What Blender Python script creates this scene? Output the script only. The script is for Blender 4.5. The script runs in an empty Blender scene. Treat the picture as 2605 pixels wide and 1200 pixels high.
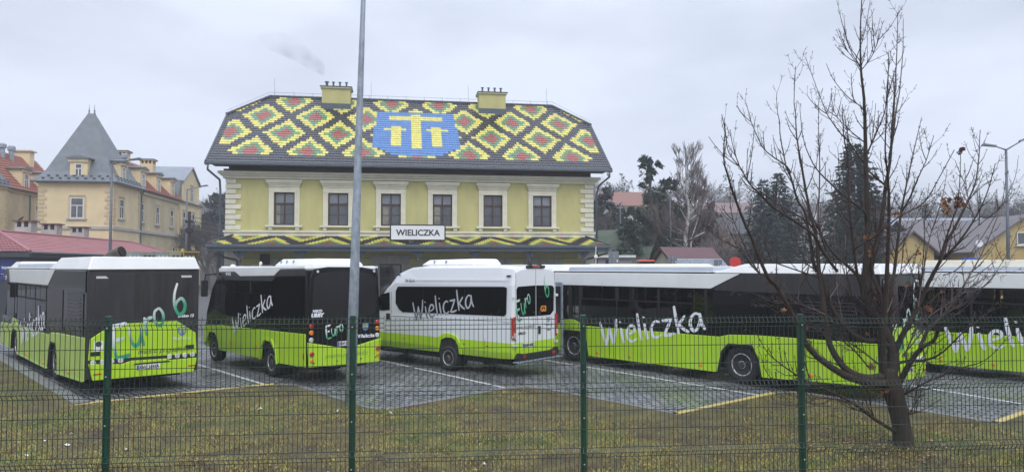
import bpy, math, random
from mathutils import Vector, Matrix, noise as mnoise
R = math.radians
SC = bpy.context.scene
COL = SC.collection
random.seed(7)

# ------------------------------------------------------------------ camera, world, sun, exposure
FPX, CX, CY, CAMH = 1806.0, 1302.5, 600.0, 3.0
PITCH, ROLL = math.atan(75 / 1806), 0.0015
cd = bpy.data.cameras.new('camera'); cam = bpy.data.objects.new('camera', cd); COL.objects.link(cam)
cd.sensor_width = 36; cd.lens = 36 * FPX / 2605; cd.clip_start = .1; cd.clip_end = 3000
cam.matrix_world = Matrix.Translation((0, 0, CAMH)) @ Matrix.Rotation(R(90) + PITCH, 4, 'X') @ Matrix.Rotation(-ROLL, 4, 'Z')
SC.camera = cam
w = bpy.data.worlds.new('World'); SC.world = w; w.use_nodes = True
nt = w.node_tree; nt.nodes.clear()
SUN_EL, SUN_ROT = R(48), R(200)
sky = nt.nodes.new('ShaderNodeTexSky'); sky.sky_type = 'NISHITA'; sky.sun_disc = False
sky.sun_elevation = SUN_EL; sky.sun_rotation = SUN_ROT
b1 = nt.nodes.new('ShaderNodeBackground'); b1.inputs[1].default_value = .015
nt.links.new(sky.outputs[0], b1.inputs[0])
tc = nt.nodes.new('ShaderNodeTexCoord'); mp = nt.nodes.new('ShaderNodeMapping')
mp.inputs['Scale'].default_value = (1, 1, 2.6); mp.inputs['Rotation'].default_value = (.1, .2, .3)
nt.links.new(tc.outputs['Generated'], mp.inputs[0])
nz = nt.nodes.new('ShaderNodeTexNoise'); nz.inputs['Scale'].default_value = 1.9; nz.inputs['Detail'].default_value = 5; nz.inputs['Roughness'].default_value = .5
nt.links.new(mp.outputs[0], nz.inputs[0])
cr = nt.nodes.new('ShaderNodeValToRGB'); cr.color_ramp.elements[0].position = .38; cr.color_ramp.elements[1].position = .60
cr.color_ramp.elements[0].color = (.42, .455, .54, 1); cr.color_ramp.elements[1].color = (.60, .64, .74, 1)
nt.links.new(nz.outputs[0], cr.inputs[0])
b2 = nt.nodes.new('ShaderNodeBackground'); nt.links.new(cr.outputs[0], b2.inputs[0])
# an overcast sky is brightest overhead
sx = nt.nodes.new('ShaderNodeSeparateXYZ'); nt.links.new(tc.outputs['Generated'], sx.inputs[0])
mr = nt.nodes.new('ShaderNodeMapRange'); mr.inputs[1].default_value = .32; mr.inputs[2].default_value = 1.0
mr.inputs[3].default_value = 1.0; mr.inputs[4].default_value = 2.3
nt.links.new(sx.outputs[2], mr.inputs[0]); nt.links.new(mr.outputs[0], b2.inputs[1])
ad = nt.nodes.new('ShaderNodeAddShader'); wo = nt.nodes.new('ShaderNodeOutputWorld')
nt.links.new(b1.outputs[0], ad.inputs[0]); nt.links.new(b2.outputs[0], ad.inputs[1]); nt.links.new(ad.outputs[0], wo.inputs[0])
sl = bpy.data.lights.new('sun', 'SUN'); sl.energy = 1.2; sl.angle = R(35); sl.color = (1, .97, .92)
so = bpy.data.objects.new('sun', sl); COL.objects.link(so)
# sun behind the camera, to the right
sd = Vector((math.sin(R(160)) * math.cos(SUN_EL), math.cos(R(160)) * math.cos(SUN_EL), math.sin(SUN_EL)))
so.rotation_euler = sd.to_track_quat('Z', 'Y').to_euler()
SC.view_settings.view_transform = 'Standard'; SC.view_settings.look = 'None'
SC.view_settings.exposure = .47; SC.view_settings.gamma = 1.0
SC.cycles.volume_bounces = 0
SC.cycles.max_bounces = 6; SC.cycles.diffuse_bounces = 3; SC.cycles.transparent_max_bounces = 8

def ray(px, py):
    u = (px - CX) / FPX; v = (CY - py) / FPX
    c, s = math.cos(ROLL), math.sin(ROLL); u, v = u * c + v * s, -u * s + v * c
    c, s = math.cos(PITCH), math.sin(PITCH)
    return Vector((u, c - v * s, s + v * c))
def GP(px, py, z=0.):
    r = ray(px, py); return r * ((z - CAMH) / r.z) + Vector((0, 0, CAMH))
def DP(px, py, Y):
    r = ray(px, py); return r * (Y / r.y) + Vector((0, 0, CAMH))

# ------------------------------------------------------------------ materials
MATS = {}
def mat(name, col, rough=.55, metal=0., var=0., vscale=3., bump=0., bscale=40., coat=0., spec=.5, stretch=None, col2=None, detail=4, world=False):
    if name in MATS: return MATS[name]
    m = bpy.data.materials.new(name); m.use_nodes = True; n = m.node_tree; p = n.nodes['Principled BSDF']
    p.inputs['Base Color'].default_value = (*col, 1); p.inputs['Roughness'].default_value = rough
    p.inputs['Metallic'].default_value = metal; p.inputs['Specular IOR Level'].default_value = spec
    if coat: p.inputs['Coat Weight'].default_value = coat; p.inputs['Coat Roughness'].default_value = .08
    t = n.nodes.new('ShaderNodeTexCoord'); src = t.outputs['Object']
    if world:
        g = n.nodes.new('ShaderNodeNewGeometry'); src = g.outputs['Position']
    if stretch:
        mm = n.nodes.new('ShaderNodeMapping'); mm.inputs['Scale'].default_value = stretch; n.links.new(src, mm.inputs[0]); src = mm.outputs[0]
    if var or col2:
        z = n.nodes.new('ShaderNodeTexNoise'); z.inputs['Scale'].default_value = vscale; z.inputs['Detail'].default_value = detail; z.inputs['Roughness'].default_value = .6
        n.links.new(src, z.inputs[0])
        r = n.nodes.new('ShaderNodeValToRGB'); r.color_ramp.elements[0].position = .32; r.color_ramp.elements[1].position = .68
        a = tuple(c * (1 - var) for c in col); b = col2 if col2 else tuple(min(1, c * (1 + var)) for c in col)
        r.color_ramp.elements[0].color = (*a, 1); r.color_ramp.elements[1].color = (*b, 1)
        n.links.new(z.outputs[0], r.inputs[0]); n.links.new(r.outputs[0], p.inputs['Base Color'])
    if bump:
        z2 = n.nodes.new('ShaderNodeTexNoise'); z2.inputs['Scale'].default_value = bscale; z2.inputs['Detail'].default_value = 3
        n.links.new(src, z2.inputs[0]); bp = n.nodes.new('ShaderNodeBump'); bp.inputs['Strength'].default_value = bump; bp.inputs['Distance'].default_value = .02
        n.links.new(z2.outputs[0], bp.inputs['Height']); n.links.new(bp.outputs[0], p.inputs['Normal'])
    MATS[name] = m
    return m

LIME = (.40, .64, .022)
M_lime = mat('lime bus paint', LIME, .28, coat=.5, var=.07, vscale=1.3)
M_limeg = mat('dusty lime bus paint', (.37, .52, .10), .4, coat=.3, var=.10, vscale=1.1)
M_white = mat('white bus paint', (.76, .77, .76), .3, coat=.4, var=.05, vscale=1.5)
M_cream = mat('aged cream plastic', (.66, .63, .50), .45, var=.07, vscale=3)
M_greyroof = mat('grey roof cover', (.38, .43, .50), .4, var=.06)
M_black = mat('black gloss panel', (.005, .005, .006), .12, spec=.3)
M_glass = mat('dark tinted glass', (.003, .004, .004), .02, spec=.28)
M_glassb = mat('smoky glass pane', (.024, .027, .030), .05, spec=.5)
M_dgrey = mat('dusty dark panel', (.027, .025, .028), .35, var=.35, vscale=5, stretch=(1, 1, .18), detail=7)
M_streak = mat('rain streaked dark panel', (.012, .011, .012), .25, col2=(.040, .036, .038), vscale=6, stretch=(1, 1, .12), detail=8)
M_under = mat('black underbody', (.012, .012, .012), .8)
M_seat = mat('teal seat cloth', (.03, .07, .08), .8)
def tint(name, t, r):
    m = bpy.data.materials.new(name); m.use_nodes = True; n = m.node_tree; n.nodes.clear(); o = n.nodes.new('ShaderNodeOutputMaterial')
    tr = n.nodes.new('ShaderNodeBsdfTransparent'); tr.inputs[0].default_value = (t, t * 1.04, t * 1.06, 1); g = n.nodes.new('ShaderNodeBsdfGlossy'); g.inputs['Roughness'].default_value = r
    f = n.nodes.new('ShaderNodeFresnel'); f.inputs[0].default_value = 1.42; mx = n.nodes.new('ShaderNodeMixShader'); n.links.new(f.outputs[0], mx.inputs[0]); n.links.new(tr.outputs[0], mx.inputs[1]); n.links.new(g.outputs[0], mx.inputs[2]); n.links.new(mx.outputs[0], o.inputs[0]); return m
M_tint = tint('smoked see-through glass', .34, .02)
M_tint2 = tint('lightly smoked glass', .48, .02)
M_rub = mat('tyre rubber', (.018, .018, .019), .75, bump=.3, bscale=60)
M_rim = mat('steel wheel rim', (.52, .52, .53), .38, metal=.45, var=.2, vscale=8)
M_rimd = mat('dark hub', (.07, .07, .075), .45, metal=.5)
M_wtxt = mat('white lettering', (.74, .75, .80), .4)
M_dtxt = mat('dark lettering', (.05, .09, .03), .5)
M_gtxt = mat('grey lettering', (.17, .19, .20), .5)
M_btxt = mat('black lettering', (.012, .012, .012), .5)
M_red = mat('red lens', (.42, .02, .02), .15, coat=.5)
M_amber = mat('amber lens', (.75, .22, .01), .15, coat=.5)
M_clear = mat('clear lens', (.55, .55, .56), .1, coat=.6)
M_plate = mat('number plate white', (.7, .71, .73), .35)
M_blue = mat('plate blue', (.03, .07, .36), .4)
M_signb = mat('sign blue', (.02, .04, .20), .4)
M_shield = mat('shield blue', (.05, .17, .42), .4)
M_yel = mat('yellow paint', (.62, .47, .08), .5)
M_galv = mat('galvanised steel', (.28, .32, .37), .42, metal=.35, var=.32, vscale=9, stretch=(1, 1, .45), detail=6)
M_lamp = mat('grey lamp metal', (.12, .135, .155), .5, metal=.3, var=.1)
M_green = mat('dark green coating', (.006, .045, .028), .32, var=.15, vscale=3)
M_chrome = mat('dull exhaust steel', (.13, .11, .09), .35, metal=.8, var=.3, vscale=12)
M_orange = mat('route display orange', (.85, .30, .02), .5)
M_wyellow = mat('warm yellow stucco', (.46, .43, .19), .85, var=.10, vscale=1.5, bump=.25, bscale=60, detail=8, stretch=(1, 1, .35))
M_trim = mat('cream stucco trim', (.62, .60, .49), .75, var=.08, vscale=2, bump=.1)
M_brown = mat('dark brown wood', (.035, .018, .014), .5, var=.15, vscale=12, stretch=(1, 1, .1))
M_pane2 = mat('sky painted upper pane', (.17, .19, .22), .06, spec=.8, var=.35, vscale=.7)  # pale sky reflection put into the base colour of the upper panes
M_curt = mat('curtained pane', (.20, .19, .16), .10, var=.3, vscale=2.5)
M_winbr = mat('brown window frame', (.052, .022, .016), .4)
M_pane = mat('window pane glass', (.05, .056, .066), .04, spec=.9, var=.5, vscale=.9)
M_gutter = mat('grey blue metal gutter', (.085, .105, .125), .38, metal=.4, var=.1)
M_tblack = mat('black glazed tile', (.034, .036, .046), .30, var=.25, vscale=3, coat=.25)
M_tblue = mat('blue glazed tile', (.07, .20, .47), .28, var=.18, vscale=4, coat=.25)
M_tyel = mat('yellow glazed tile', (.66, .60, .13), .30, var=.2, vscale=4, coat=.25)
M_tgreen = mat('green glazed tile', (.11, .25, .13), .28, var=.15, vscale=4, coat=.25)
M_tred = mat('red glazed tile', (.34, .075, .06), .28, var=.15, vscale=4, coat=.25)
M_beige = mat('beige stucco', (.66, .54, .32), .85, var=.10, vscale=.55, bump=.2, bscale=40, detail=8)
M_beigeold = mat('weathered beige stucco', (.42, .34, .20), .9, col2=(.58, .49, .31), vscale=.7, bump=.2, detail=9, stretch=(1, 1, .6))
M_beiget = mat('beige stone trim', (.52, .42, .26), .8, var=.1)
M_slate = mat('grey slate', (.13, .15, .165), .45, var=.18, vscale=1.4, detail=9, bump=.25, bscale=9)
M_slate2 = mat('grey zinc sheet', (.22, .25, .28), .4, var=.12, vscale=1.2, metal=.2)
M_rtile = mat('terracotta roof', (.30, .10, .06), .6, var=.18, vscale=2.5)
M_maroon = mat('maroon metal roof', (.10, .04, .042), .4, var=.12)
M_wframe = mat('white window frame', (.62, .62, .58), .5)
M_darkwall = mat('dark grey cladding', (.035, .04, .048), .5, var=.15)
M_conc = mat('pale concrete', (.38, .37, .35), .85, var=.15, vscale=2)
M_rust = mat('brown cap', (.16, .06, .04), .6)
M_bark = mat('wet dark bark', (.030, .019, .013), .8, var=.45, vscale=7, bump=.8, bscale=22, stretch=(1, 1, .3), detail=7)
M_twig = mat('reddish wet twig', (.034, .017, .014), .42, var=.3, vscale=3)
M_leafb = mat('dead brown leaf', (.21, .095, .04), .7, var=.4, vscale=9)
M_leafr = mat('dark red leaf', (.06, .012, .012), .7)
M_fbark = mat('grey brown bark', (.085, .07, .06), .85, var=.25, vscale=2)
M_birch = mat('white birch bark', (.50, .49, .46), .7, var=.4, vscale=5, stretch=(.6, .6, 2.2))
M_con1 = mat('dark spruce needles', (.022, .042, .030), .7, var=.5, vscale=1.8)
M_con2 = mat('green pine needles', (.030, .062, .030), .7, var=.5, vscale=1.4)
M_con3 = mat('blue green fir needles', (.035, .060, .055), .7, var=.4, vscale=1.6)
M_thuja = mat('brownish conifer foliage', (.060, .048, .030), .8, var=.4, vscale=1.2)
M_hill = mat('wooded hillside', (.05, .055, .04), .95, var=.35, vscale=.05, world=True)
M_signbk = mat('grey sign back', (.17, .19, .21), .45, metal=.3, var=.08)
M_signred = mat('red sign face', (.50, .03, .025), .4)
M_plaster = mat('white plaster', (.58, .58, .56), .85, var=.06)
M_ochre = mat('ochre stucco', (.44, .36, .17), .9, col2=(.40, .27, .09), vscale=.35, detail=5)
M_broof = mat('brown grey metal roof', (.12, .105, .11), .45, var=.15, vscale=.8)
M_oroof = mat('orange tile roof', (.23, .11, .085), .7, var=.1)
M_moss = mat('mossy shingle roof', (.085, .11, .08), .9, var=.25, vscale=1)
M_brick = mat('dull brick', (.15, .08, .055), .9, var=.2, vscale=4)
M_lilac = mat('lilac grey cladding', (.32, .31, .36), .6, var=.06)
M_bluefr = mat('bright blue frame', (.02, .09, .55), .4)

def tri_mat(name, base, over, zcut, soft=.01, axis=2, rough=.3, coat=.5, slope=0.):
    """livery: two paint colours meeting at a local height"""
    m = bpy.data.materials.new(name); m.use_nodes = True; n = m.node_tree; p = n.nodes['Principled BSDF']
    t = n.nodes.new('ShaderNodeTexCoord'); s = n.nodes.new('ShaderNodeSeparateXYZ'); n.links.new(t.outputs['Object'], s.inputs[0])
    mr = n.nodes.new('ShaderNodeMapRange'); mr.inputs[1].default_value = zcut - soft; mr.inputs[2].default_value = zcut + soft
    ma = n.nodes.new('ShaderNodeMath'); ma.operation = 'MULTIPLY_ADD'; ma.inputs[1].default_value = -slope; n.links.new(s.outputs[0], ma.inputs[0]); n.links.new(s.outputs[axis], ma.inputs[2])
    n.links.new(ma.outputs[0], mr.inputs[0]); mx = n.nodes.new('ShaderNodeMix'); mx.data_type = 'RGBA'
    n.links.new(mr.outputs[0], mx.inputs[0]); mx.inputs[6].default_value = (*base, 1); mx.inputs[7].default_value = (*over, 1)
    n.links.new(mx.outputs[2], p.inputs['Base Color']); p.inputs['Roughness'].default_value = rough; p.inputs['Coat Weight'].default_value = coat
    return m
M_van = tri_mat('white and lime van paint', LIME, (.70, .72, .75), .92)
M_euro = tri_mat('green to white lettering', (.03, .30, .17), (.72, .75, .76), .68, .26, rough=.45, coat=0, slope=.75)
M_euro2 = tri_mat('green to white small lettering', (.04, .36, .16), (.72, .75, .76), 1.02, .12, rough=.45, coat=0, slope=.4)
M_euro3 = tri_mat('white to green van lettering', (.04, .34, .17), (.55, .68, .62), 1.80, .25, rough=.45, coat=0, slope=.48)
M_vantxt = tri_mat('grey and white van lettering', (.16, .17, .18), (.42, .44, .48), 1.61, .02, rough=.45, coat=0)

def grid_mat(name, c1, c2, mortar, sx, sy, rough, world=True, msize=.08, bumps=.5, wet=False):
    m = bpy.data.materials.new(name); m.use_nodes = True; n = m.node_tree; p = n.nodes['Principled BSDF']
    g = n.nodes.new('ShaderNodeTexCoord')
    mp = n.nodes.new('ShaderNodeMapping'); mp.inputs['Rotation'].default_value = (0, 0, R(45)); n.links.new(g.outputs['Object'], mp.inputs[0])
    # slight waviness so the courses are not ruler-straight
    wz = n.nodes.new('ShaderNodeTexNoise'); wz.inputs['Scale'].default_value = 2.2; n.links.new(mp.outputs[0], wz.inputs[0])
    va = n.nodes.new('ShaderNodeVectorMath'); va.operation = 'MULTIPLY_ADD'; va.inputs[1].default_value = (.12, .12, 0); n.links.new(wz.outputs[1], va.inputs[0]); n.links.new(mp.outputs[0], va.inputs[2])
    b = n.nodes.new('ShaderNodeTexBrick'); b.inputs['Scale'].default_value = 1; b.inputs['Brick Width'].default_value = sx; b.inputs['Row Height'].default_value = sy
    b.inputs['Mortar Size'].default_value = msize * sy; b.inputs['Mortar Smooth'].default_value = .4; b.inputs['Bias'].default_value = 0.
    b.inputs['Color1'].default_value = (*c1, 1); b.inputs['Color2'].default_value = (*c2, 1); b.inputs['Mortar'].default_value = (*mortar, 1)
    n.links.new(va.outputs[0], b.inputs[0])
    z = n.nodes.new('ShaderNodeTexNoise'); z.inputs['Scale'].default_value = .55; z.inputs['Detail'].default_value = 6; z.inputs['Roughness'].default_value = .65; n.links.new(g.outputs['Object'], z.inputs[0])
    r = n.nodes.new('ShaderNodeMapRange'); r.inputs[1].default_value = .3; r.inputs[2].default_value = .7; r.inputs[3].default_value = .52; r.inputs[4].default_value = 1.35; n.links.new(z.outputs[0], r.inputs[0])
    mx = n.nodes.new('ShaderNodeVectorMath'); mx.operation = 'SCALE'; n.links.new(b.outputs[0], mx.inputs[0]); n.links.new(r.outputs[0], mx.inputs[3])
    n.links.new(mx.outputs[0], p.inputs['Base Color'])
    z3 = n.nodes.new('ShaderNodeTexNoise'); z3.inputs['Scale'].default_value = .9; z3.inputs['Detail'].default_value = 5; n.links.new(g.outputs['Object'], z3.inputs[0])
    r3 = n.nodes.new('ShaderNodeMapRange'); r3.inputs[1].default_value = .38; r3.inputs[2].default_value = .62; r3.inputs[3].default_value = rough - (.3 if wet else .1); r3.inputs[4].default_value = rough + .1
    n.links.new(z3.outputs[0], r3.inputs[0]); n.links.new(r3.outputs[0], p.inputs['Roughness'])
    bp = n.nodes.new('ShaderNodeBump'); bp.inputs['Strength'].default_value = bumps; bp.inputs['Distance'].default_value = .012; bp.invert = True
    ma = n.nodes.new('ShaderNodeMath'); ma.operation = 'ADD'
    z4 = n.nodes.new('ShaderNodeTexNoise'); z4.inputs['Scale'].default_value = 9; n.links.new(g.outputs['Object'], z4.inputs[0])
    n.links.new(b.outputs[1], ma.inputs[0]); n.links.new(z4.outputs[0], ma.inputs[1]); n.links.new(ma.outputs[0], bp.inputs['Height']); n.links.new(bp.outputs[0], p.inputs['Normal'])
    return m
M_sett = grid_mat('wet stone setts', (.27, .275, .29), (.15, .155, .165), (.035, .035, .036), .30, .15, .55, wet=True, msize=.20, bumps=1.)
M_asph = mat('wet asphalt', (.075, .077, .08), .45, var=.25, vscale=.6, detail=9, bump=.3, bscale=60)
M_lawn = mat('winter lawn soil', (.045, .034, .018), .95, col2=(.13, .115, .035), vscale=1.6, detail=10, bump=.8, bscale=25)

# ------------------------------------------------------------------ mesh helpers
class MB:
    def __init__(s): s.v = []; s.f = []; s.m = []; s.ms = []
    def mi(s, m):
        if m not in s.ms: s.ms.append(m)
        return s.ms.index(m)
    def add(s, vs, fs, m):
        o = len(s.v); s.v += [tuple(v) for v in vs]; k = s.mi(m)
        for f in fs: s.f.append(tuple(o + i for i in f)); s.m.append(k)
    def box(s, x0, x1, y0, y1, z0, z1, m):
        s.add([(x0, y0, z0), (x1, y0, z0), (x1, y1, z0), (x0, y1, z0), (x0, y0, z1), (x1, y0, z1), (x1, y1, z1), (x0, y1, z1)],
              [(0, 3, 2, 1), (4, 5, 6, 7), (0, 1, 5, 4), (1, 2, 6, 5), (2, 3, 7, 6), (3, 0, 4, 7)], m); return s
    def prism(s, pts, m):
        """pts: list of 3D pts for base; m"""
        raise NotImplementedError
    def pr(s, pts, O, U, V, t, m):
        """polygon pts (a,b) in the plane O+aU+bV, thickness t along U x V"""
        O, U, V = Vector(O), Vector(U), Vector(V); N = U.cross(V).normalized()
        ar = sum(pts[i][0] * pts[(i + 1) % len(pts)][1] - pts[(i + 1) % len(pts)][0] * pts[i][1] for i in range(len(pts)))
        if ar < 0: pts = pts[::-1]
        n = len(pts); P = [O + U * a + V * b for a, b in pts]
        vs = P + [p + N * t for p in P]
        fs = [tuple(range(n))[::-1], tuple(range(n, 2 * n))] + [(i, (i + 1) % n, n + (i + 1) % n, n + i) for i in range(n)]
        if t < 0: fs = [f[::-1] for f in fs]
        s.add(vs, fs, m); return s
    def side(s, pts, x, t, m):   # polygon (y,z) on plane x, grows toward -X by t
        return s.pr([(-a, b) for a, b in pts], (x, 0, 0), (0, -1, 0), (0, 0, 1), t, m)
    def rear(s, pts, y, t, m):   # polygon (x,z) on plane y, grows toward -Y by t
        return s.pr(pts, (0, y, 0), (1, 0, 0), (0, 0, 1), t, m)
    def tube(s, path, rad, m, n=8, cap=True, up=None):
        P = [Vector(p) for p in path]
        if not hasattr(rad, '__len__'): rad = [rad] * len(P)
        o = len(s.v); k = s.mi(m); prev = None
        for i, p in enumerate(P):
            d = (P[min(i + 1, len(P) - 1)] - P[max(i - 1, 0)]).normalized()
            if prev is None:
                a = d.orthogonal().normalized() if up is None else d.cross(Vector(up)).normalized()
            else:
                a = (prev - d * prev.dot(d)); a = a.normalized() if a.length > 1e-6 else d.orthogonal().normalized()
            prev = a; b = d.cross(a)
            for j in range(n):
                t = 2 * math.pi * (j + .5) / n
                s.v.append(tuple(p + (a * math.cos(t) + b * math.sin(t)) * rad[i]))
        for i in range(len(P) - 1):
            for j in range(n):
                j2 = (j + 1) % n
                s.f.append((o + i * n + j, o + i * n + j2, o + (i + 1) * n + j2, o + (i + 1) * n + j)); s.m.append(k)
        if cap:
            s.f.append(tuple(o + j for j in range(n))[::-1]); s.m.append(k)
            e = o + (len(P) - 1) * n; s.f.append(tuple(e + j for j in range(n))); s.m.append(k)
        return s
    def lathe(s, prof, O, A, m, n=24):
        """prof: (radius, along A) revolved about axis A through O"""
        O, A = Vector(O), Vector(A).normalized(); a = A.orthogonal().normalized(); b = A.cross(a); o = len(s.v); k = s.mi(m)
        for r, h in prof:
            for j in range(n):
                t = 2 * math.pi * j / n; s.v.append(tuple(O + A * h + (a * math.cos(t) + b * math.sin(t)) * r))
        for i in range(len(prof) - 1):
            for j in range(n):
                j2 = (j + 1) % n; s.f.append((o + i * n + j, o + i * n + j2, o + (i + 1) * n + j2, o + (i + 1) * n + j)); s.m.append(k)
        s.f.append(tuple(o + j for j in range(n))[::-1]); s.m.append(k)
        e = o + (len(prof) - 1) * n; s.f.append(tuple(e + j for j in range(n))); s.m.append(k)
        return s
    def build(s, name, parent=None, bevel=0, smooth=False, seg=2):
        me = bpy.data.meshes.new(name); me.from_pydata(s.v, [], s.f)
        for m in s.ms: me.materials.append(m)
        me.polygons.foreach_set('material_index', s.m)
        if smooth: me.polygons.foreach_set('use_smooth', [True] * len(s.f))
        me.update()
        o = bpy.data.objects.new(name, me); COL.objects.link(o)
        if parent is not None: o.parent = parent
        if bevel:
            b = o.modifiers.new('bevel', 'BEVEL'); b.width = bevel; b.segments = seg; b.limit_method = 'ANGLE'; b.angle_limit = R(35); b.harden_normals = False
        return o

def thing(name, label, cat, loc=(0, 0, 0), rz=0, group=None):
    o = bpy.data.objects.new(name, None); COL.objects.link(o); o.location = loc; o.rotation_euler = (0, 0, rz); o.empty_display_size = .2
    o['label'] = label; o['category'] = cat
    if group: o['group'] = group
    return o
def tag(o, label, cat, group=None):
    o['label'] = label; o['category'] = cat
    if group: o['group'] = group
    return o
def kind(o, k='structure'): o['kind'] = k; return o
def dup(root, loc, rz, label, group=None):
    r = root.copy(); COL.objects.link(r); r.location = loc; r.rotation_euler = (0, 0, rz); r['label'] = label
    if group: r['group'] = group
    def rec(a, b):
        for ch in a.children:
            c = ch.copy(); COL.objects.link(c); c.parent = b; rec(ch, c)
    rec(root, r)
    return r

FONT = [None]
def text(body, size, O, U, V, m, name, parent, shear=0., bold=0., ext=.002, width=None):
    cu = bpy.data.curves.new(name, 'FONT'); cu.body = body; cu.size = size; cu.shear = shear; cu.offset = bold; cu.extrude = ext; cu.resolution_u = 3
    to = bpy.data.objects.new(name, cu)
    me = bpy.data.meshes.new_from_object(to); bpy.data.objects.remove(to); bpy.data.curves.remove(cu)
    xs = [v.co.x for v in me.vertices]; x0 = min(xs); k = 1.
    if width: k = width / (max(xs) - x0)
    U, V = Vector(U).normalized(), Vector(V).normalized(); N = U.cross(V)
    for v in me.vertices:
        c = v.co.copy(); v.co = Vector(O) + U * ((c.x - x0) * k) + V * c.y + N * (c.z + ext)
    me.materials.clear(); me.materials.append(m)
    o = bpy.data.objects.new(name, me); COL.objects.link(o); o.parent = parent
    return o

def crom(pts, n=5):
    P = [Vector(p) for p in pts]
    if len(P) < 3: return P
    out = []
    for i in range(len(P) - 1):
        p0, p1, p2, p3 = P[max(i - 1, 0)], P[i], P[i + 1], P[min(i + 2, len(P) - 1)]
        for k in range(n):
            t = k / n; out.append(.5 * ((2 * p1) + (p2 - p0) * t + (2 * p0 - 5 * p1 + 4 * p2 - p3) * t * t + (3 * p1 - p0 - 3 * p2 + p3) * t ** 3))
    out.append(P[-1]); return out
# brush letters: (advance, [strokes]); x height .6, cap height 1
LET = {
 'W': (.86, [[(.02, 1), (.10, .5), (.20, .02)], [(.20, .02), (.32, .4), (.40, .72)], [(.40, .72), (.46, .35), (.52, .02)], [(.52, .02), (.68, .55), (.74, 1)]]),
 'i': (.25, [[(.04, .62), (.07, .3), (.12, 0)], [(.03, .84), (.05, .86)]]),
 'e': (.50, [[(.06, .32), (.22, .34), (.36, .42), (.33, .58), (.18, .62), (.05, .42), (.06, .14), (.2, 0), (.40, .08)]]),
 'l': (.24, [[(.03, 1.05), (.05, .5), (.11, 0)]]),
 'c': (.46, [[(.38, .55), (.25, .62), (.09, .5), (.04, .28), (.1, .06), (.25, 0), (.40, .07)]]),
 'z': (.50, [[(.04, .6), (.2, .58), (.38, .6)], [(.38, .6), (.22, .3), (.05, .02)], [(.05, .02), (.25, .0), (.44, .04)]]),
 'k': (.52, [[(.04, 1.05), (.07, .5), (.11, 0)], [(.40, .62), (.22, .42), (.10, .33)], [(.14, .36), (.3, .15), (.48, 0)]]),
 'a': (.56, [[(.40, .56), (.26, .63), (.1, .5), (.04, .25), (.12, .03), (.26, .05), (.38, .3), (.42, .6)], [(.42, .6), (.44, .25), (.54, 0)]]),
 'E': (.62, [[(.12, .98), (.10, .5), (.14, .02)], [(.12, .96), (.35, .97), (.56, 1.02)], [(.10, .52), (.28, .54), (.44, .58)], [(.14, .02), (.35, .02), (.58, .08)]]),
 'u': (.54, [[(.04, .6), (.06, .2), (.18, 0), (.34, .1), (.42, .35), (.44, .6)], [(.44, .6), (.44, .25), (.50, 0)]]),
 'r': (.40, [[(.06, .6), (.08, .3), (.10, 0)], [(.10, .35), (.2, .55), (.36, .6)]]),
 'o': (.52, [[(.24, .62), (.08, .5), (.05, .2), (.2, 0), (.38, .1), (.43, .4), (.32, .6), (.22, .62)]]),
 '6': (.6, [[(.20, 1.2), (.06, .8), (.04, .35), (.2, .02), (.42, .1), (.5, .4), (.36, .62), (.16, .5), (.08, .3)]]),
 '0': (.56, [[(.26, 1.0), (.08, .8), (.05, .3), (.2, 0), (.42, .1), (.48, .6), (.40, .95), (.24, 1.0)]]),
}
def brush(word, O, U, V, cap, m, name, parent, sw=.10, xs=1., rise=None, grow=1.0, gap=.0):
    """ribbon lettering in plane O,U,V ; rise: list of baseline offsets per letter"""
    U, V = Vector(U), Vector(V).normalized(); N = U.cross(V).normalized(); mb = MB(); x = 0.
    for li, ch in enumerate(word):
        sc = cap * grow ** li
        if ch == ' ': x += .3 * sc; continue
        adv, strokes = LET[ch]; ry = rise[li] if rise else 0.
        for st in strokes:
            P = crom([(a, b, 0) for a, b in st], 5)
            # width swells in the middle of the stroke, a fine layer step per letter avoids coplanar overlap
            L = []; Rr = []
            for i, p in enumerate(P):
                d = (P[min(i + 1, len(P) - 1)] - P[max(i - 1, 0)]); d = d.normalized() if d.length > 1e-6 else Vector((1, 0, 0))
                q = Vector((-d.y, d.x, 0)); wd = sw * .5 * (.72 + .4 * math.sin(math.pi * min(1, max(0, (i + .7) / (len(P) + .4)))))
                L.append(p + q * wd); Rr.append(p - q * wd)
            a0 = P[0] - (P[1] - P[0]).normalized() * sw * .25; a1 = P[-1] + (P[-1] - P[-2]).normalized() * sw * .25
            ring = [a0] + L + [a1] + Rr[::-1]
            lay = .0015 * (strokes.index(st)) + .001
            def w3(p): return Vector(O) + U * (x + p.x * sc * xs) + V * (ry + p.y * sc) + N * lay
            vs = [w3(p) for p in [a0] + [q for pr_ in zip(L, Rr) for q in pr_] + [a1]]
            fs = [(0, 2, 1)] + [(1 + 2 * i, 2 + 2 * i, 4 + 2 * i, 3 + 2 * i) for i in range(len(L) - 1)] + [(len(vs) - 3, len(vs) - 2, len(vs) - 1)]
            mb.add(vs, fs, m)
        x += adv * sc * xs + gap
    return mb.build(name, parent)

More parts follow.
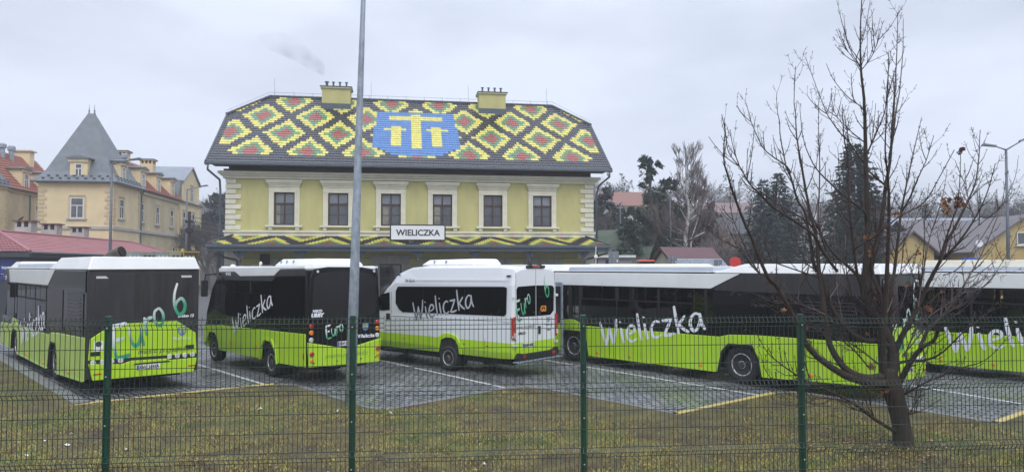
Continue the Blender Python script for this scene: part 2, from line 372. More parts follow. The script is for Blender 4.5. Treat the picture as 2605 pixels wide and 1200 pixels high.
def crest(parent, x, z, y, h):
    """small town shield: blue with three yellow hammers, on a rear panel"""
    w = h * .42
    s = MB().rear([(x - w, z + h / 2), (x + w, z + h / 2), (x + w, z - h * .15), (x + w * .55, z - h * .4), (x, z - h / 2), (x - w * .55, z - h * .4), (x - w, z - h * .15)], y, .004, M_shield).build('town_shield', parent)
    mb = MB()
    mb.rear([(x - w * .7, z + h * .36), (x + w * .7, z + h * .36), (x + w * .7, z + h * .26), (x - w * .7, z + h * .26)], y - .005, .002, M_tyel)
    mb.rear([(x - w * .12, z + h * .25), (x + w * .12, z + h * .25), (x + w * .12, z - h * .35), (x - w * .12, z - h * .35)], y - .005, .002, M_tyel)
    for k in (-1, 1):
        mb.rear([(x + k * w * .55 - w * .3, z + h * .12), (x + k * w * .55 + w * .3, z + h * .12), (x + k * w * .55 + w * .3, z + h * .05), (x + k * w * .55 - w * .3, z + h * .05)], y - .005, .002, M_tyel)
        mb.rear([(x + k * w * .5 - w * .09, z + h * .04), (x + k * w * .5 + w * .09, z + h * .04), (x + k * w * .5 + w * .09, z - h * .22), (x + k * w * .5 - w * .09, z - h * .22)], y - .005, .002, M_tyel)
    mb.build('hammer_emblem', s)

def plate(parent, x, z, y, w, h, txt):
    o = MB().rear([(x, z), (x + w, z), (x + w, z + h), (x, z + h)], y, .012, M_plate).build('number_plate', parent)
    MB().rear([(x + .004, z + .004), (x + w * .09, z + .004), (x + w * .09, z + h - .004), (x + .004, z + h - .004)], y - .013, .001, M_blue).build('country_band', o)
    text(txt, h * .92, (x + w * .12, y - .0145, z + h * .18), (1, 0, 0), (0, 0, 1), M_btxt, 'plate_lettering', o, width=w * .84, bold=.002)

def disc(mb, x, z, y, r, m, t=.015):
    mb.lathe([(r, 0), (r, t), (r * .8, t * 1.4)], (x, y, z), (0, -1, 0), m, 16)

def wheel(parent, x, y, r, sgn, wd=.28, lbl=None, deep=.5):
    """wheel whose outer face looks toward sgn*X at plane x"""
    t = MB(); A = (sgn, 0, 0)
    ri = r * .60
    t.lathe([(ri, -wd), (r * .93, -wd), (r, -wd + .05), (r, -.05), (r * .95, -.012), (r * .80, 0), (ri * 1.02, -.01), (ri, -.03)], (x, y, r), A, M_rub, 36)
    o = t.build('wheel', parent, smooth=True)
    q = MB(); q.lathe([(ri * 1.01, -wd * .6), (ri * 1.01, -.018), (ri * .93, -.012), (ri * .90, -.03), (ri * .86, -.11), (ri * .55, -.12 + .04 * deep), (ri * .46, -.05), (ri * .34, -.03), (ri * .2, -.028)], (x, y, r), A, M_rim, 30)
    q.build('rim', o, smooth=True)
    h = MB()
    for k in range(8):
        a = k * math.pi / 4; h.lathe([(.026, 0), (.026, .006)], (x - sgn * .098, y + math.cos(a) * ri * .69, r + math.sin(a) * ri * .69), A, M_rimd, 8)
    h.lathe([(ri * .78, 0), (ri * .78, .004)], (x - sgn * .106, y, r), A, M_rim, 24)
    h.lathe([(ri * .30, -.08), (ri * .30, 0), (ri * .27, .03), (ri * .18, .045)], (x - sgn * .03, y, r), A, M_rimd, 18)
    h.build('hub_cap', o)
    return o

# ------------------------------------------------------------------ buses
def city_bus(x, y, th, label, group, kz=1., rear_detail=True, detail_side=True, door=False, ac=False, dusty=False, fleet='175', plateno='KWI 3645A', blackrear=False):
    root = thing('city_bus', label, 'bus', (x, y, 0), R(th), group)
    W, L = 2.55, 12.0
    Z = lambda z: z if z < 1 else 1 + (z - 1) * kz
    lime = M_limeg if dusty else M_lime
    # shell between the skirts and the roof: solid engine bay at the rear, hollow saloon, raked front
    def slab(a, z0, z1, name, ys=None):
        y0, y1 = a; c = MB(); c.pr([(-y0, z0), (-y1, z0), (-(ys or y1), z1), (-y0, z1)], (W - .03, 0, 0), (0, -1, 0), (0, 0, 1), W - .06, M_black); return c.build(name, root, bevel=.03)
    slab((.08, 4.40), 1.0, Z(2.82), 'engine_bay'); slab((4.402, 11.93), 1.0, Z(1.30), 'lower_shell'); slab((4.402, 11.65), Z(2.34), Z(2.82), 'upper_shell', 11.5)
    sal = MB()
    for xx in (.03, W - .07):
        for a, b_ in ((4.40, 4.50), (5.93, 6.02), (7.43, 7.54), (8.88, 9.04), (9.32, 9.50), (10.9, 11.05)): sal.box(xx, xx + .04, a, b_, Z(1.29), Z(2.35), M_under)
        sal.box(xx + .002, xx + .038, 4.4, 9.0, Z(1.94), Z(2.01), M_under); sal.box(xx + .04, xx + .06, 4.4, 11.2, Z(1.28), Z(1.36), M_under)
    sal.box(.1, W - .1, 4.42, 11.7, Z(1.28), Z(1.31), M_dgrey); sal.build('window_pillars', root)
    for k in range(5):
        for xx in (.16, W - .62):
            y_ = 4.9 + k * .86; st = MB(); st.box(xx, xx + .44, y_, y_ + .40, Z(1.30), Z(1.40), M_seat); st.box(xx, xx + .44, y_ - .10, y_, Z(1.30), Z(1.88), M_seat); st.build('seat', root, bevel=.03)
    for y_ in (5.3, 7.0, 8.7, 9.9): MB().tube([(.75, y_, Z(1.3)), (.75, y_, Z(2.36))], .02, M_yel, 6).build('grab_pole', root)
    u = MB(); u.box(.42, W - .42, .15, 11.8, .30, 1.02, M_under)
    u.box(.03, W - .03, .06, 2.78, .40, 1.0, M_under); u.box(.03, W - .03, 4.25, 8.6, .30, 1.0, M_under); u.box(.03, W - .03, 10.0, 11.9, .30, 1.0, M_under)
    u.build('underbody', root)
    # skirts with trapezoid wheel arches
    for s in (0, 1):
        def sp(pts, x, t, m, name, bev=.012):
            mb = MB()
            if s == 0: mb.side(pts, x, t, m)
            else: mb.side(pts, W - x + t, t, m)
            return mb.build(name, root, bevel=bev)
        sk = sp([(.10, .36), (2.86, .24), (2.93, .66), (3.10, 1.00), (3.78, 1.00), (3.98, .80), (4.12, .24), (8.62, .24), (8.70, .70), (8.86, .96), (9.70, .96), (9.88, .70), (9.96, .26), (11.94, .36),
            (11.94, 1.06), (9.95, 1.10), (9.62, Z(1.30)), (9.22, Z(1.30)), (8.75, Z(1.14)), (4.05, Z(1.15)), (3.76, Z(1.22)), (3.0, Z(1.26)), (.12, Z(1.28) if kz == 1 else Z(1.33))], .03, .035, lime, 'skirt_panel')
        for a, b_ in ((.12, 2.84), (4.16, 8.6)):
            mb = MB(); z0, z1 = (.35, .243) if a < 1 else (.235, .235)
            P = [(a, z0), (b_, z1), (b_, z1 + .035), (a, z0 + .035)]
            mb.side(P, -.006 if s == 0 else W + .020, .014, lime); mb.build('skirt_trim', root)
        for yy in (1.45, 5.35, 6.6, 7.75, 10.75):
            MB().side([(yy, .30), (yy + .008, .30), (yy + .008, 1.12), (yy, 1.12)], -.0045 if s == 0 else W + .0055, .001, M_under).build('panel_seam', root)
        # flared wheel arch lips
        for yc, zt in ((3.45, 1.0), (9.3, .96)):
            mb = MB(); pts = [(yc - .60, .30), (yc - .52, .68), (yc - .36, zt - .005), (yc + .34, zt - .005), (yc + .54, .78), (yc + .66, .30)]
            inner = [(yc - .55, .30), (yc - .47, .67), (yc - .33, zt - .05), (yc + .31, zt - .05), (yc + .49, .76), (yc + .60, .30)]
            mb.side(pts + inner[::-1], .05 if s == 0 else W - .0, .05, M_under); mb.build('arch_lining', root)
        # white shoulder panel of the roof
        sp([(3.42, Z(2.775)), (4.28, Z(2.385)), (10.35, Z(2.375)), (10.62, Z(2.775))], .028, .03, M_white, 'roof_shoulder')
        sp([(.14, Z(2.30)), (.14, Z(2.77)), (3.36, Z(2.775)), (4.20, Z(2.385)), (4.16, Z(2.34)), (1.0, Z(2.30))], .03, .02, M_dgrey if not dusty else M_black, 'rear_shoulder')
        sp([(10.70, Z(2.775)), (10.43, Z(2.38)), (11.55, Z(2.36)), (11.5, Z(2.77))], .03, .02, M_dgrey, 'front_shoulder')
        # window panes
        wins = [(4.52, 5.22), (5.27, 5.92), (6.09, 6.74), (6.81, 7.38), (7.60, 8.24), (8.30, 8.86)]
        for a, b_ in wins:
            f = MB().side([(a, Z(2.0)), (b_, Z(2.0)), (b_, Z(2.325)), (a, Z(2.325))], .022 if s == 0 else W - .014, .008, M_tint2).build('window', root)
        for a, b_ in ((4.48, 5.93), (6.0, 7.45), (7.52, 8.9)):
            MB().side([(a, Z(1.32)), (b_, Z(1.32)), (b_, Z(1.955)), (a, Z(1.955))], .022 if s == 0 else W - .014, .008, M_tint).build('window', root)
        MB().side([(9.03, Z(1.45)), (9.31, Z(1.45)), (9.31, Z(2.325)), (9.03, Z(2.325))], .022 if s == 0 else W - .014, .008, M_tint2).build('window', root)
        MB().side([(9.5, 1.3), (10.9, 1.3), (10.9, Z(2.30)), (9.5, Z(2.30))], .022 if s == 0 else W - .014, .008, M_tint).build('window', root)
        if s == 0:
            MB().side([(2.5, Z(1.34)), (4.40, Z(1.34)), (4.40, Z(2.3)), (2.5, Z(2.3))], .022, .006, M_dgrey if dusty else M_glass).build('side_panel', root)
            g = MB().side([(.35, Z(1.36)), (2.0, Z(1.36)), (2.0, Z(2.27)), (.35, Z(2.27))], .022, .008, M_dgrey if dusty else M_black).build('engine_grille', root)
            mb = MB()
            for k in range(9): mb.box(-.004, .012, .55, 1.75, Z(1.45 + .085 * k), Z(1.45 + .085 * k) + .022, M_black if dusty else M_dgrey)
            mb.build('grille_slats', g)
        for yy in (1.6, 4.6, 7.0, 8.25):
            mb = MB(); disc0 = (-.006 if s == 0 else W + .006)
            mb.lathe([(.045, 0), (.045, .012), (.03, .022)], (disc0, yy, .42 if yy < 2 else .36), (-1 if s == 0 else 1, 0, 0), M_amber, 14); mb.build('side_marker', root)
        wheel(root, .06 if s == 0 else W - .06, 3.45, .48, -1 if s == 0 else 1, deep=1)
        wheel(root, .06 if s == 0 else W - .06, 9.30, .48, -1 if s == 0 else 1)
    # roof deck and the raised covers on it
    zr = Z(2.79); top = zr + .22 * (1.3 if kz > 1 else 1)
    MB().box(.06, W - .06, .12, 11.5, zr - .02, zr + .06, M_white).build('roof_deck', root, bevel=.03)
    # rear cover: sloped on all sides
    def cover(name, y0, y1, y0t, y1t, x0, x1, inset, zt, m):
        mb = MB(); mb.add([(x0, y0, zr), (x1, y0, zr), (x1, y1, zr), (x0, y1, zr), (x0 + inset, y0t, zt), (x1 - inset, y0t, zt), (x1 - inset, y1t, zt), (x0 + inset, y1t, zt)],
            [(0, 3, 2, 1), (4, 5, 6, 7), (0, 1, 5, 4), (1, 2, 6, 5), (2, 3, 7, 6), (3, 0, 4, 7)], m); return mb.build(name, root, bevel=.025)
    cover('rear_roof_cover', -.0, 4.25, .10, 3.35, .02, W - .02, .10, top + .02, M_white)
    cover('side_roof_cover', 4.2, 9.55, 4.25, 9.5, .05, W - .05, .06, zr + .165, M_greyroof)
    cover('front_roof_cover', 9.50, 11.3, 9.9, 10.9, .08, W - .08, .16, zr + .24, M_white)
    if ac:
        a = cover('air_conditioner', 4.3, 9.0, 4.7, 8.7, .25, W - .45, .12, zr + .34, M_cream)
        mb = MB()
        for k in range(9): mb.box(.36, .40, 6.2 + .09 * k, 6.24 + .09 * k, zr + .13, zr + .27, M_black)
        mb.build('air_vent', a)
    # front face, barely seen
    MB().pr([(.08, 1.1), (W - .08, 1.1), (W - .2, Z(2.6)), (.2, Z(2.6))], (0, 12.14, 0), (1, 0, 0), (0, -.17, 1), -.03, M_tint2).build('windscreen', root)
    MB().box(.02, W - .02, 11.88, 12.0, .34, 1.05, lime).build('front_bumper', root, bevel=.04)
    mr_ = MB(); mr_.tube([(.05, 11.6, Z(2.6)), (-.25, 11.85, Z(2.55)), (-.30, 11.88, Z(2.3))], .03, M_under, 6); mr_.box(-.40, -.20, 11.8, 11.92, Z(1.85), Z(2.42), M_under); mr_.build('wing_mirror', root, bevel=.02)
    # ---- rear face
    rp = MB(); rp.rear([(.03, .40), (W - .03, .40), (W - .03, Z(2.78)), (.03, Z(2.78))], .10, .05, M_dgrey if dusty else M_black); rp.build('rear_panel', root, bevel=.02)
    MB().rear([(.10, Z(1.58)), (1.02, Z(1.66)), (1.02, Z(2.70)), (.22, Z(2.70))], .048, .012, M_dgrey).build('rear_window', root, bevel=.006)
    MB().rear([(1.05, Z(1.66)), (W - .12, Z(1.60)), (W - .22, Z(2.70)), (1.05, Z(2.70))], .048, .008, M_glass if not dusty else M_streak).build('rear_window', root, bevel=.006)
    MB().rear([(.10, Z(1.30)), (.56, Z(1.60)), (2.0, Z(1.60)), (W - .10, Z(1.30)), (W - .07, .80), (.07, .84)][::-1], .048, .022, M_lime).build('engine_hatch', root, bevel=.012)
    MB().rear([(.07, .76), (.75, .70), (.98, .76), (1.85, .74), (W - .8, .70), (W - .07, .70), (W - .16, .36), (.16, .38)], .045, .07, M_lime).build('rear_bumper', root, bevel=.025)
    MB().rear([(1.0, .655), (1.85, .655), (1.80, .69), (1.05, .69)], -.026, .006, M_under).build('bumper_recess', root)
    for k, xx in enumerate((.17, .36, .55, .74, W - .72, W - .54, W - .36, W - .18)):
        mb = MB(); disc(mb, xx, .78, .03, .06, M_clear if k not in (1, 6) else M_clear, .03); mb.build('tail_light', root, smooth=False)
    for xx in (.12, W - .34):
        MB().rear([(xx, .93), (xx + .20, .93), (xx + .20, 1.03), (xx, 1.03)], .026, .008, M_under).build('vent', root, bevel=.01)
        MB().rear([(xx + .05, .50), (xx + .22, .50), (xx + .22, .53), (xx + .05, .53)], -.027, .006, M_red).build('reflector', root)
        MB().rear([(xx + .08 if xx < 1 else xx - .12, Z(2.60)), (xx + .34 if xx < 1 else xx + .12, Z(2.60)), (xx + .28 if xx < 1 else xx + .12, Z(2.65)), (xx + .08 if xx < 1 else xx - .14, Z(2.65))], .034, .004, M_clear).build('marker_lamp', root)
    plate(root, 1.08, .53, -.026, .52, .115, plateno)
    brush('Euro', (.56, .022, .84), (1, 0, 0), (-.10, 0, 1), .80, M_euro, 'slogan_lettering', root, sw=.11, xs=.82, rise=[0, .26, .50, .72], grow=.94)
    brush('6', (1.92, .022, 1.80), (1, 0, 0), (-.06, 0, 1), .64, M_euro, 'slogan_lettering', root, sw=.12, xs=.85)
    if rear_detail:
        text('miasto przyszłości', .17, (1.12, .022, .90), (1, 0, 0), (0, 0, 1), M_dtxt, 'motto_lettering', root, shear=.25, width=1.22)
        crest(root, 2.12, 1.38, .024, .22)
        text('Wieliczka', .12, (1.90, .022, 1.17), (1, 0, 0), (0, 0, 1), M_wtxt, 'town_lettering', root, width=.42)
        text('urbino 12', .10, (2.02, .038, Z(1.68)), (1, 0, 0), (0, 0, 1), M_wtxt, 'model_lettering', root, shear=.2, bold=.004, width=.38)
        st = MB().rear([(.18, 1.04), (.37, 1.04), (.37, 1.27), (.18, 1.27)], .025, .002, M_plate).build('sticker', root)
        mb = MB(); mb.lathe([(.065, 0), (.065, .002)], (.275, .022, 1.20), (0, -1, 0), M_con2, 18); mb.build('green_emblem', st)
    # side lettering
    brush('Wieliczka', (-.009, 8.05, .56), (0, -.978, .205), (0, .12, 1), .72, M_wtxt, 'side_lettering', root, sw=.105, xs=1.24)
    text(fleet, .20, (.004, 11.3, Z(2.45)), (0, -1, 0), (0, 0, 1), M_wtxt, 'fleet_number', root, bold=.005)
    if door:
        d = MB(); d.side([(9.42, .22), (10.0, .22), (10.0, 2.48), (9.42, 2.48)], -.26, .05, M_galv); dr = d.build('open_door', root, bevel=.02)
        MB().side([(9.49, 1.2), (9.93, 1.2), (9.93, 2.34), (9.49, 2.34)], -.311, .004, M_glassb).build('door_glass', dr)
        MB().side([(9.49, .36), (9.93, .36), (9.93, 1.17), (9.49, 1.17)], -.311, .004, M_lime).build('door_panel', dr)
        MB().tube([(-.25, 10.0, .3), (-.02, 10.2, .5)], .02, M_under, 6).build('door_arm', dr)
    return root

busA = city_bus(-9.75, 16.3, 43.2, 'lime and dusty grey city bus with slanting roof exhaust pipe, leftmost bus', 'city buses', kz=1.07, dusty=True)
ex = MB(); ex.tube([(.46, .60, 2.98), (.52, .52, 3.12), (.66, .34, 3.28), (.77, .20, 3.34)], [.12, .14, .14, .14], M_chrome, 20)
ex.tube([(.765, .206, 3.338), (.785, .183, 3.348)], [.128, .128], M_under, 20); ex.build('exhaust_pipe', busA, smooth=False)
busD = city_bus(8.05, 15.5, 41.5, 'long lime and black city bus with an open front door, behind the bare tree', 'city buses', door=True, fleet='176', plateno='KWI 7720G')
busE = city_bus(17.4, 13.7, 41.5, 'lime and black city bus with a cream roof unit, cut by the right edge', 'city buses', ac=True, rear_detail=False, fleet='181')

# ---- midibus
def midibus():
    root = thing('midibus', 'short black and lime bus with a white roof pod, second from the left', 'bus', (-5.13, 17.8, 0), R(43))
    W, L = 2.2, 7.1
    c = MB(); prof = [(.12, .75), (.06, 1.3), (.16, 2.90), (5.9, 2.84), (6.5, 2.3), (6.95, 1.5), (7.02, .75)]
    c.pr([(-a, b) for a, b in prof], (W - .04, 0, 0), (0, -1, 0), (0, 0, 1), W - .08, M_black); c.build('body_shell', root, bevel=.06, seg=3)
    MB().box(.35, W - .35, .2, 6.9, .35, .8, M_under).build('underbody', root)
    for s in (0, 1):
        def sp(pts, x, t, m, name, bev=.012):
            mb = MB(); mb.side(pts, x if s == 0 else W - x + t, t, m); return mb.build(name, root, bevel=bev)
        sp([(.08, .46), (1.62, .42), (1.72, .74), (1.98, .98), (2.42, .99), (2.62, .80), (2.68, .44), (5.75, .42), (5.86, .72), (6.1, .92), (6.6, .92), (6.8, .6), (7.05, .5), (7.05, 1.1), (6.3, 1.17), (.10, 1.29)], .04, .035, M_lime, 'skirt_panel')
        arch = [(1.60, .40), (1.70, .76), (1.95, 1.03), (2.46, 1.04), (2.67, .82), (2.73, .42)]
        inn = [(2.66, .42), (2.60, .78), (2.42, .97), (2.0, .96), (1.76, .72), (1.67, .40)]
        sp(arch + inn, -.002, .035, M_lime, 'wheel_arch', .006)
        sp([(1.95, 2.735), (4.22, 2.70), (4.62, 2.83), (5.85, 2.82), (5.85, 2.93), (.2, 2.985), (.2, 2.93), (1.55, 2.915)], .045, .03, M_white, 'roof_side', .008)
        sp([(.16, 2.74), (1.88, 2.72), (1.50, 2.90), (.20, 2.915)], .045, .02, M_dgrey, 'rear_shoulder')
        sp([(4.28, 2.69), (5.6, 2.66), (5.75, 2.80), (4.66, 2.815)], .045, .02, M_dgrey, 'front_shoulder')
        sp([(.25, 1.36), (5.25, 1.24), (5.25, 2.66), (.25, 2.71)], .045, .008, M_glass, 'side_glass', .003)
        sp([(5.42, 1.60), (5.82, 1.60), (5.82, 2.42), (5.42, 2.42)], .045, .012, M_glassb, 'window'); sp([(5.9, 1.60), (6.28, 1.60), (6.18, 2.42), (5.9, 2.42)], .045, .012, M_glassb, 'window')
        wheel(root, .07 if s == 0 else W - .07, 2.2, .38, -1 if s == 0 else 1, wd=.5, deep=1.5)
        wheel(root, .07 if s == 0 else W - .07, 6.35, .38, -1 if s == 0 else 1, deep=0)
        for yy in (4.75, 2.95, .12):
            sp([(yy, .66), (yy + .05, .66), (yy + .05, .80), (yy, .80)], .0, .012, M_amber if yy > 1 else M_red, 'side_marker', .003)
    MB().box(.06, W - .06, .22, 5.85, 2.88, 2.99, M_white).build('roof_deck', root, bevel=.04)
    pod = MB(); pod.add([(.35, .35, 2.98), (1.9, .35, 2.98), (1.9, 2.8, 2.98), (.35, 2.8, 2.98), (.5, .5, 3.19), (1.75, .5, 3.19), (1.75, 2.5, 3.19), (.5, 2.5, 3.19)], [(0, 3, 2, 1), (4, 5, 6, 7), (0, 1, 5, 4), (1, 2, 6, 5), (2, 3, 7, 6), (3, 0, 4, 7)], M_white)
    pd = pod.build('air_conditioner', root, bevel=.08, seg=3)
    mb = MB()
    for yy in (1.6, 2.0, 2.35): mb.box(.40, .44, yy, yy + .03, 3.02, 3.15, M_galv)
    mb.build('pod_ribs', pd)
    MB().box(.5, 1.7, 3.0, 4.6, 2.99, 3.03, M_dgrey).build('roof_hatch', root, bevel=.01)
    MB().lathe([(.05, 0), (.045, .10), (.02, .14)], (.5, 3.9, 2.99), (0, 0, 1), M_cream, 12).build('roof_antenna', root, smooth=True)
    MB().lathe([(.10, 0), (.09, .08), (.04, .13)], (.35, 5.6, 2.92), (0, 0, 1), M_cream, 16).build('roof_dome', root, smooth=True)
    MB().pr([(.1, 1.1), (W - .1, 1.1), (W - .2, 2.6), (.2, 2.6)], (0, 7.62, 0), (1, 0, 0), (0, -.42, 1), -.02, M_glass).build('windscreen', root)
    MB().box(.05, W - .05, 6.9, 7.12, .42, 1.1, M_lime).build('front_bumper', root, bevel=.05)
    m_ = MB(); m_.tube([(.0, 6.0, 2.75), (-.22, 6.3, 2.72), (-.25, 6.32, 2.5)], .025, M_under, 6); m_.box(-.34, -.16, 6.26, 6.36, 2.05, 2.55, M_under); m_.build('wing_mirror', root, bevel=.02)
    # rear: black shell with a big rounded window
    MB().rear([(.05, .55), (W - .05, .55), (W - .04, 1.5), (W - .09, 2.70), (W - .2, 2.90), (W - .6, 2.965), (.6, 2.975), (.2, 2.92), (.09, 2.72), (.04, 1.5)], .10, .07, M_black).build('rear_panel', root, bevel=.035, seg=3)
    MB().rear([(.16, 1.95), (.26, 1.74), (.5, 1.62), (1.1, 1.56), (1.7, 1.60), (1.98, 1.72), (2.05, 1.95), (2.02, 2.68), (1.8, 2.80), (1.1, 2.87), (.40, 2.80), (.20, 2.70)], .03, .012, mat('black rear glass', (.010, .009, .011), .22)).build('rear_window', root, bevel=.006)
    MB().rear([(.06, .46), (W - .07, .42), (W - .03, 1.06), (1.14, .85), (.03, 1.09)], .04, .05, M_lime).build('rear_bumper', root, bevel=.02)
    for xx, zo in ((.14, 0), (2.06, 0)):
        for zz, mm, rr in ((1.49, M_red, .062), (1.32, M_amber, .062), (1.14, M_clear, .062), (.79, M_red, .062), (.62, M_amber, .045)):
            mb = MB(); disc(mb, xx, zz, .03 if zz > 1 else -.01, rr, mm, .025); mb.build('tail_light', root)
    for xx in (.30, 1.95):
        mb = MB(); disc(mb, xx, 2.85, .03, .035, M_clear, .02); mb.build('marker_lamp', root)
    for xx in (.2, .85, 1.55, 2.0): 
        mb = MB(); disc(mb, xx, .56, -.01, .018, M_under, .01); mb.build('bumper_sensor', root)
    plate(root, .88, .93, .03, .48, .12, 'KWI 4487C')
    brush('Euro', (.54, .024, 1.14), (1, 0, 0), (-.08, 0, 1), .34, M_euro2, 'slogan_lettering', root, sw=.13, xs=.80, rise=[0, .07, .12, .17], grow=.95)
    brush('6', (1.24, .024, 1.42), (1, 0, 0), (-.08, 0, 1), .30, M_euro2, 'slogan_lettering', root, sw=.14, xs=.8)
    crest(root, 1.70, 1.38, .028, .22)
    text('Wieliczka', .13, (1.46, .024, 1.10), (1, 0, 0), (0, 0, 1), M_wtxt, 'town_lettering', root, bold=.005, width=.52)
    text('IVECO', .085, (.17, .012, 1.83), (1, 0, 0), (0, 0, 1), M_wtxt, 'maker_lettering', root, bold=.005, width=.26)
    text('URBY', .13, (.13, .012, 1.71), (1, 0, 0), (0, 0, 1), M_wtxt, 'model_lettering', root, bold=.010, shear=.2, width=.36)
    text('miasto przyszłości', .15, (.52, -.013, .66), (1, 0, 0), (0, 0, 1), mat('faded olive lettering', (.23, .36, .05), .5), 'motto_lettering', root, shear=.25, width=1.25)
    brush('Wieliczka', (.034 - .045, 4.62, .98), (0, -.94, .335), (0, .16, 1), .48, M_wtxt, 'side_lettering', root, sw=.10, xs=1.44)
    text('W 012', .14, (.014, 5.30, 2.71), (0, -1, 0), (0, 0, 1), M_wtxt, 'fleet_number', root, bold=.004)
    return root
midibus()

# ---- minibus van
def van():
    root = thing('minibus', 'white minibus van with lime sills and an orange route number in its rear window', 'minibus', (.015, 19.0, 0), R(50))
    W = 2.0
    # stations along the length: y, bottom, roof height, half width, roof half width
    sec = [(.00, .52, 2.90, .93, .76), (.06, .50, 2.99, .985, .80), (.5, .48, 3.03, 1.0, .84), (3.5, .48, 3.02, 1.0, .84), (4.3, .48, 2.96, 1.0, .80), (4.75, .48, 2.82, 1.0, .76), (5.15, .48, 2.48, 1.0, .70), (5.55, .48, 2.08, .99, .72), (6.05, .48, 1.58, .98, .86), (6.9, .48, 1.30, .93, .80), (7.15, .50, 1.10, .86, .70), (7.22, .52, .85, .80, .66)]
    mb = MB(); vs = []; n = 0
    for y, zb, zt, hw, rw in sec:
        zs = min(2.46, zt - .20)
        ring = [(-hw * .94, zb), (-hw, zb + .18), (-hw, min(1.25, zs - .05)), (-hw * .985, zs), (-(hw * .45 + rw * .55), zt - .09), (-rw * .82, zt - .02), (0, zt), (rw * .82, zt - .02), (hw * .45 + rw * .55, zt - .09), (hw * .985, zs), (hw, min(1.25, zs - .05)), (hw, zb + .18), (hw * .94, zb)]
        n = len(ring); vs += [(1.0 + a, y, b) for a, b in ring]
    fs = []
    for i in range(len(sec) - 1):
        for j in range(n):
            j2 = (j + 1) % n; a = i * n
            fs.append((a + j, a + n + j, a + n + j2, a + j2))
    fs.append(tuple(range(n))); fs.append(tuple((len(sec) - 1) * n + j for j in range(n))[::-1])
    mb.add(vs, fs, M_van); body = mb.build('body', root, bevel=.02)
    MB().box(.25, 1.75, .25, 7.0, .30, .60, M_under).build('underbody', root)
    for s in (0, 1):
        X = (lambda x: x) if s == 0 else (lambda x: W - x)
        def sp(pts, x, t, m, name, bev=.006, par=root):
            m_ = MB(); m_.side(pts, x if s == 0 else W - x + t, t, m); return m_.build(name, par, bevel=bev)
        g = [(.30, 1.64), (4.40, 1.585), (4.56, 1.66), (4.72, 1.84), (4.72, 2.22), (4.62, 2.36), (.30, 2.43), (.21, 2.40), (.23, 1.70)]
        sp(g, .012, .022, M_glass, 'side_window')
        for yy in (1.75, 3.45): sp([(yy, 1.66), (yy + .012, 1.66), (yy + .012, 2.38), (yy, 2.38)], -.0105, .003, M_under, 'window_seam', 0)
        sp([(5.0, 1.62), (5.30, 1.60), (5.85, 1.62), (5.86, 1.75), (5.42, 2.10), (5.02, 2.18)], .01, .016, M_glass, 'door_window')
        # wheel house and flared lime arch
        sp([(1.98, .47), (2.02, .72), (2.2, .92), (2.5, .95), (2.72, .84), (2.82, .47)], .004, .010, M_under, 'wheel_house', 0)
        arch = [(1.86, .50), (1.90, .80), (2.06, .99), (2.30, 1.06), (2.58, 1.05), (2.80, .93), (2.90, .50)]
        inn = [(2.80, .50), (2.71, .84), (2.52, .93), (2.25, .94), (2.08, .86), (1.99, .72), (1.96, .50)]
        sp(arch + inn, -.0, .045, M_lime, 'wheel_arch', .012)
        sp([(5.86, .47), (5.9, .74), (6.1, .92), (6.5, .92), (6.7, .76), (6.76, .47)], .012, .022, M_under, 'wheel_house', 0)
        wheel(root, X(-.045), 2.40, .36, -1 if s == 0 else 1, wd=.5, deep=2)
        wheel(root, X(.0), 6.30, .36, -1 if s == 0 else 1, deep=0)
        # body crease, door seams, gutter rail
        sp([(.10, 1.50), (4.95, 1.455), (4.95, 1.475), (.10, 1.52)], .004, .014, M_van, 'body_crease', .003)
        sp([(.10, 2.60), (4.3, 2.555), (4.3, 2.57), (.10, 2.615)], .012, .02, M_van, 'body_crease', .003)
        for yy, z0, z1 in ((4.93, .55, 2.20), (3.2, .55, .98), (1.0, .58, .98)): sp([(yy, z0), (yy + .009, z0), (yy + .009, z1), (yy, z1)], .0015, .004, M_under, 'panel_seam', 0)
        for yy in (4.30, 1.76, .88): sp([(yy, .775), (yy + .07, .775), (yy + .07, .815), (yy, .815)], .002, .012, M_amber if yy > 4 else M_red, 'side_marker')
        for yy in (.10, 4.55): sp([(yy, 2.70), (yy + .14, 2.69), (yy + .14, 2.735), (yy, 2.745)], .05, .03, M_under, 'position_lamp')
        sp([(4.98, 1.33), (5.16, 1.33), (5.16, 1.52), (4.98, 1.52)], .003, .02, M_under, 'door_handle', .015)
        m_ = MB(); m_.box(X(-.26), X(-.06), 5.62, 5.74, 1.62, 2.02, M_under) if s == 0 else m_.box(X(-.06), X(-.26), 5.62, 5.74, 1.62, 2.02, M_under); m_.build('wing_mirror', root, bevel=.03)
        # tall tail lamps on the rear corners
        t = MB(); xa, xb = (-.012, .115) if s == 0 else (W - .115, W + .012)
        t.rear([(xa, 1.04), (xb, .98), (xb, 1.64), (xa, 1.60)] if s == 0 else [(xa, .98), (xb, 1.04), (xb, 1.60), (xa, 1.64)], .05, .075, M_red); tl = t.build('tail_light', root, bevel=.015)
        c_ = MB(); c_.rear([(xa + .03, 1.07), (xb - .02, 1.04), (xb - .02, 1.19), (xa + .03, 1.21)], -.026, .006, M_clear); c_.build('reversing_lens', tl)
        for zz in (1.06, 2.12): MB().box(*( (-.02, .10) if s == 0 else (W - .10, W + .02)), -.02, .0, zz + .0, zz + .07, M_van).build('door_hinge', root, bevel=.008)
    # rear doors
    MB().rear([(.17, 1.72), (.30, 1.62), (.98, 1.60), (.98, 2.45), (.22, 2.43), (.16, 2.36)], .004, .012, M_glass).build('rear_window', root, bevel=.006)
    MB().rear([(1.02, 1.60), (1.66, 1.60), (1.82, 1.72), (1.84, 2.36), (1.76, 2.43), (1.02, 2.45)], .004, .012, M_glass).build('rear_window', root, bevel=.006)
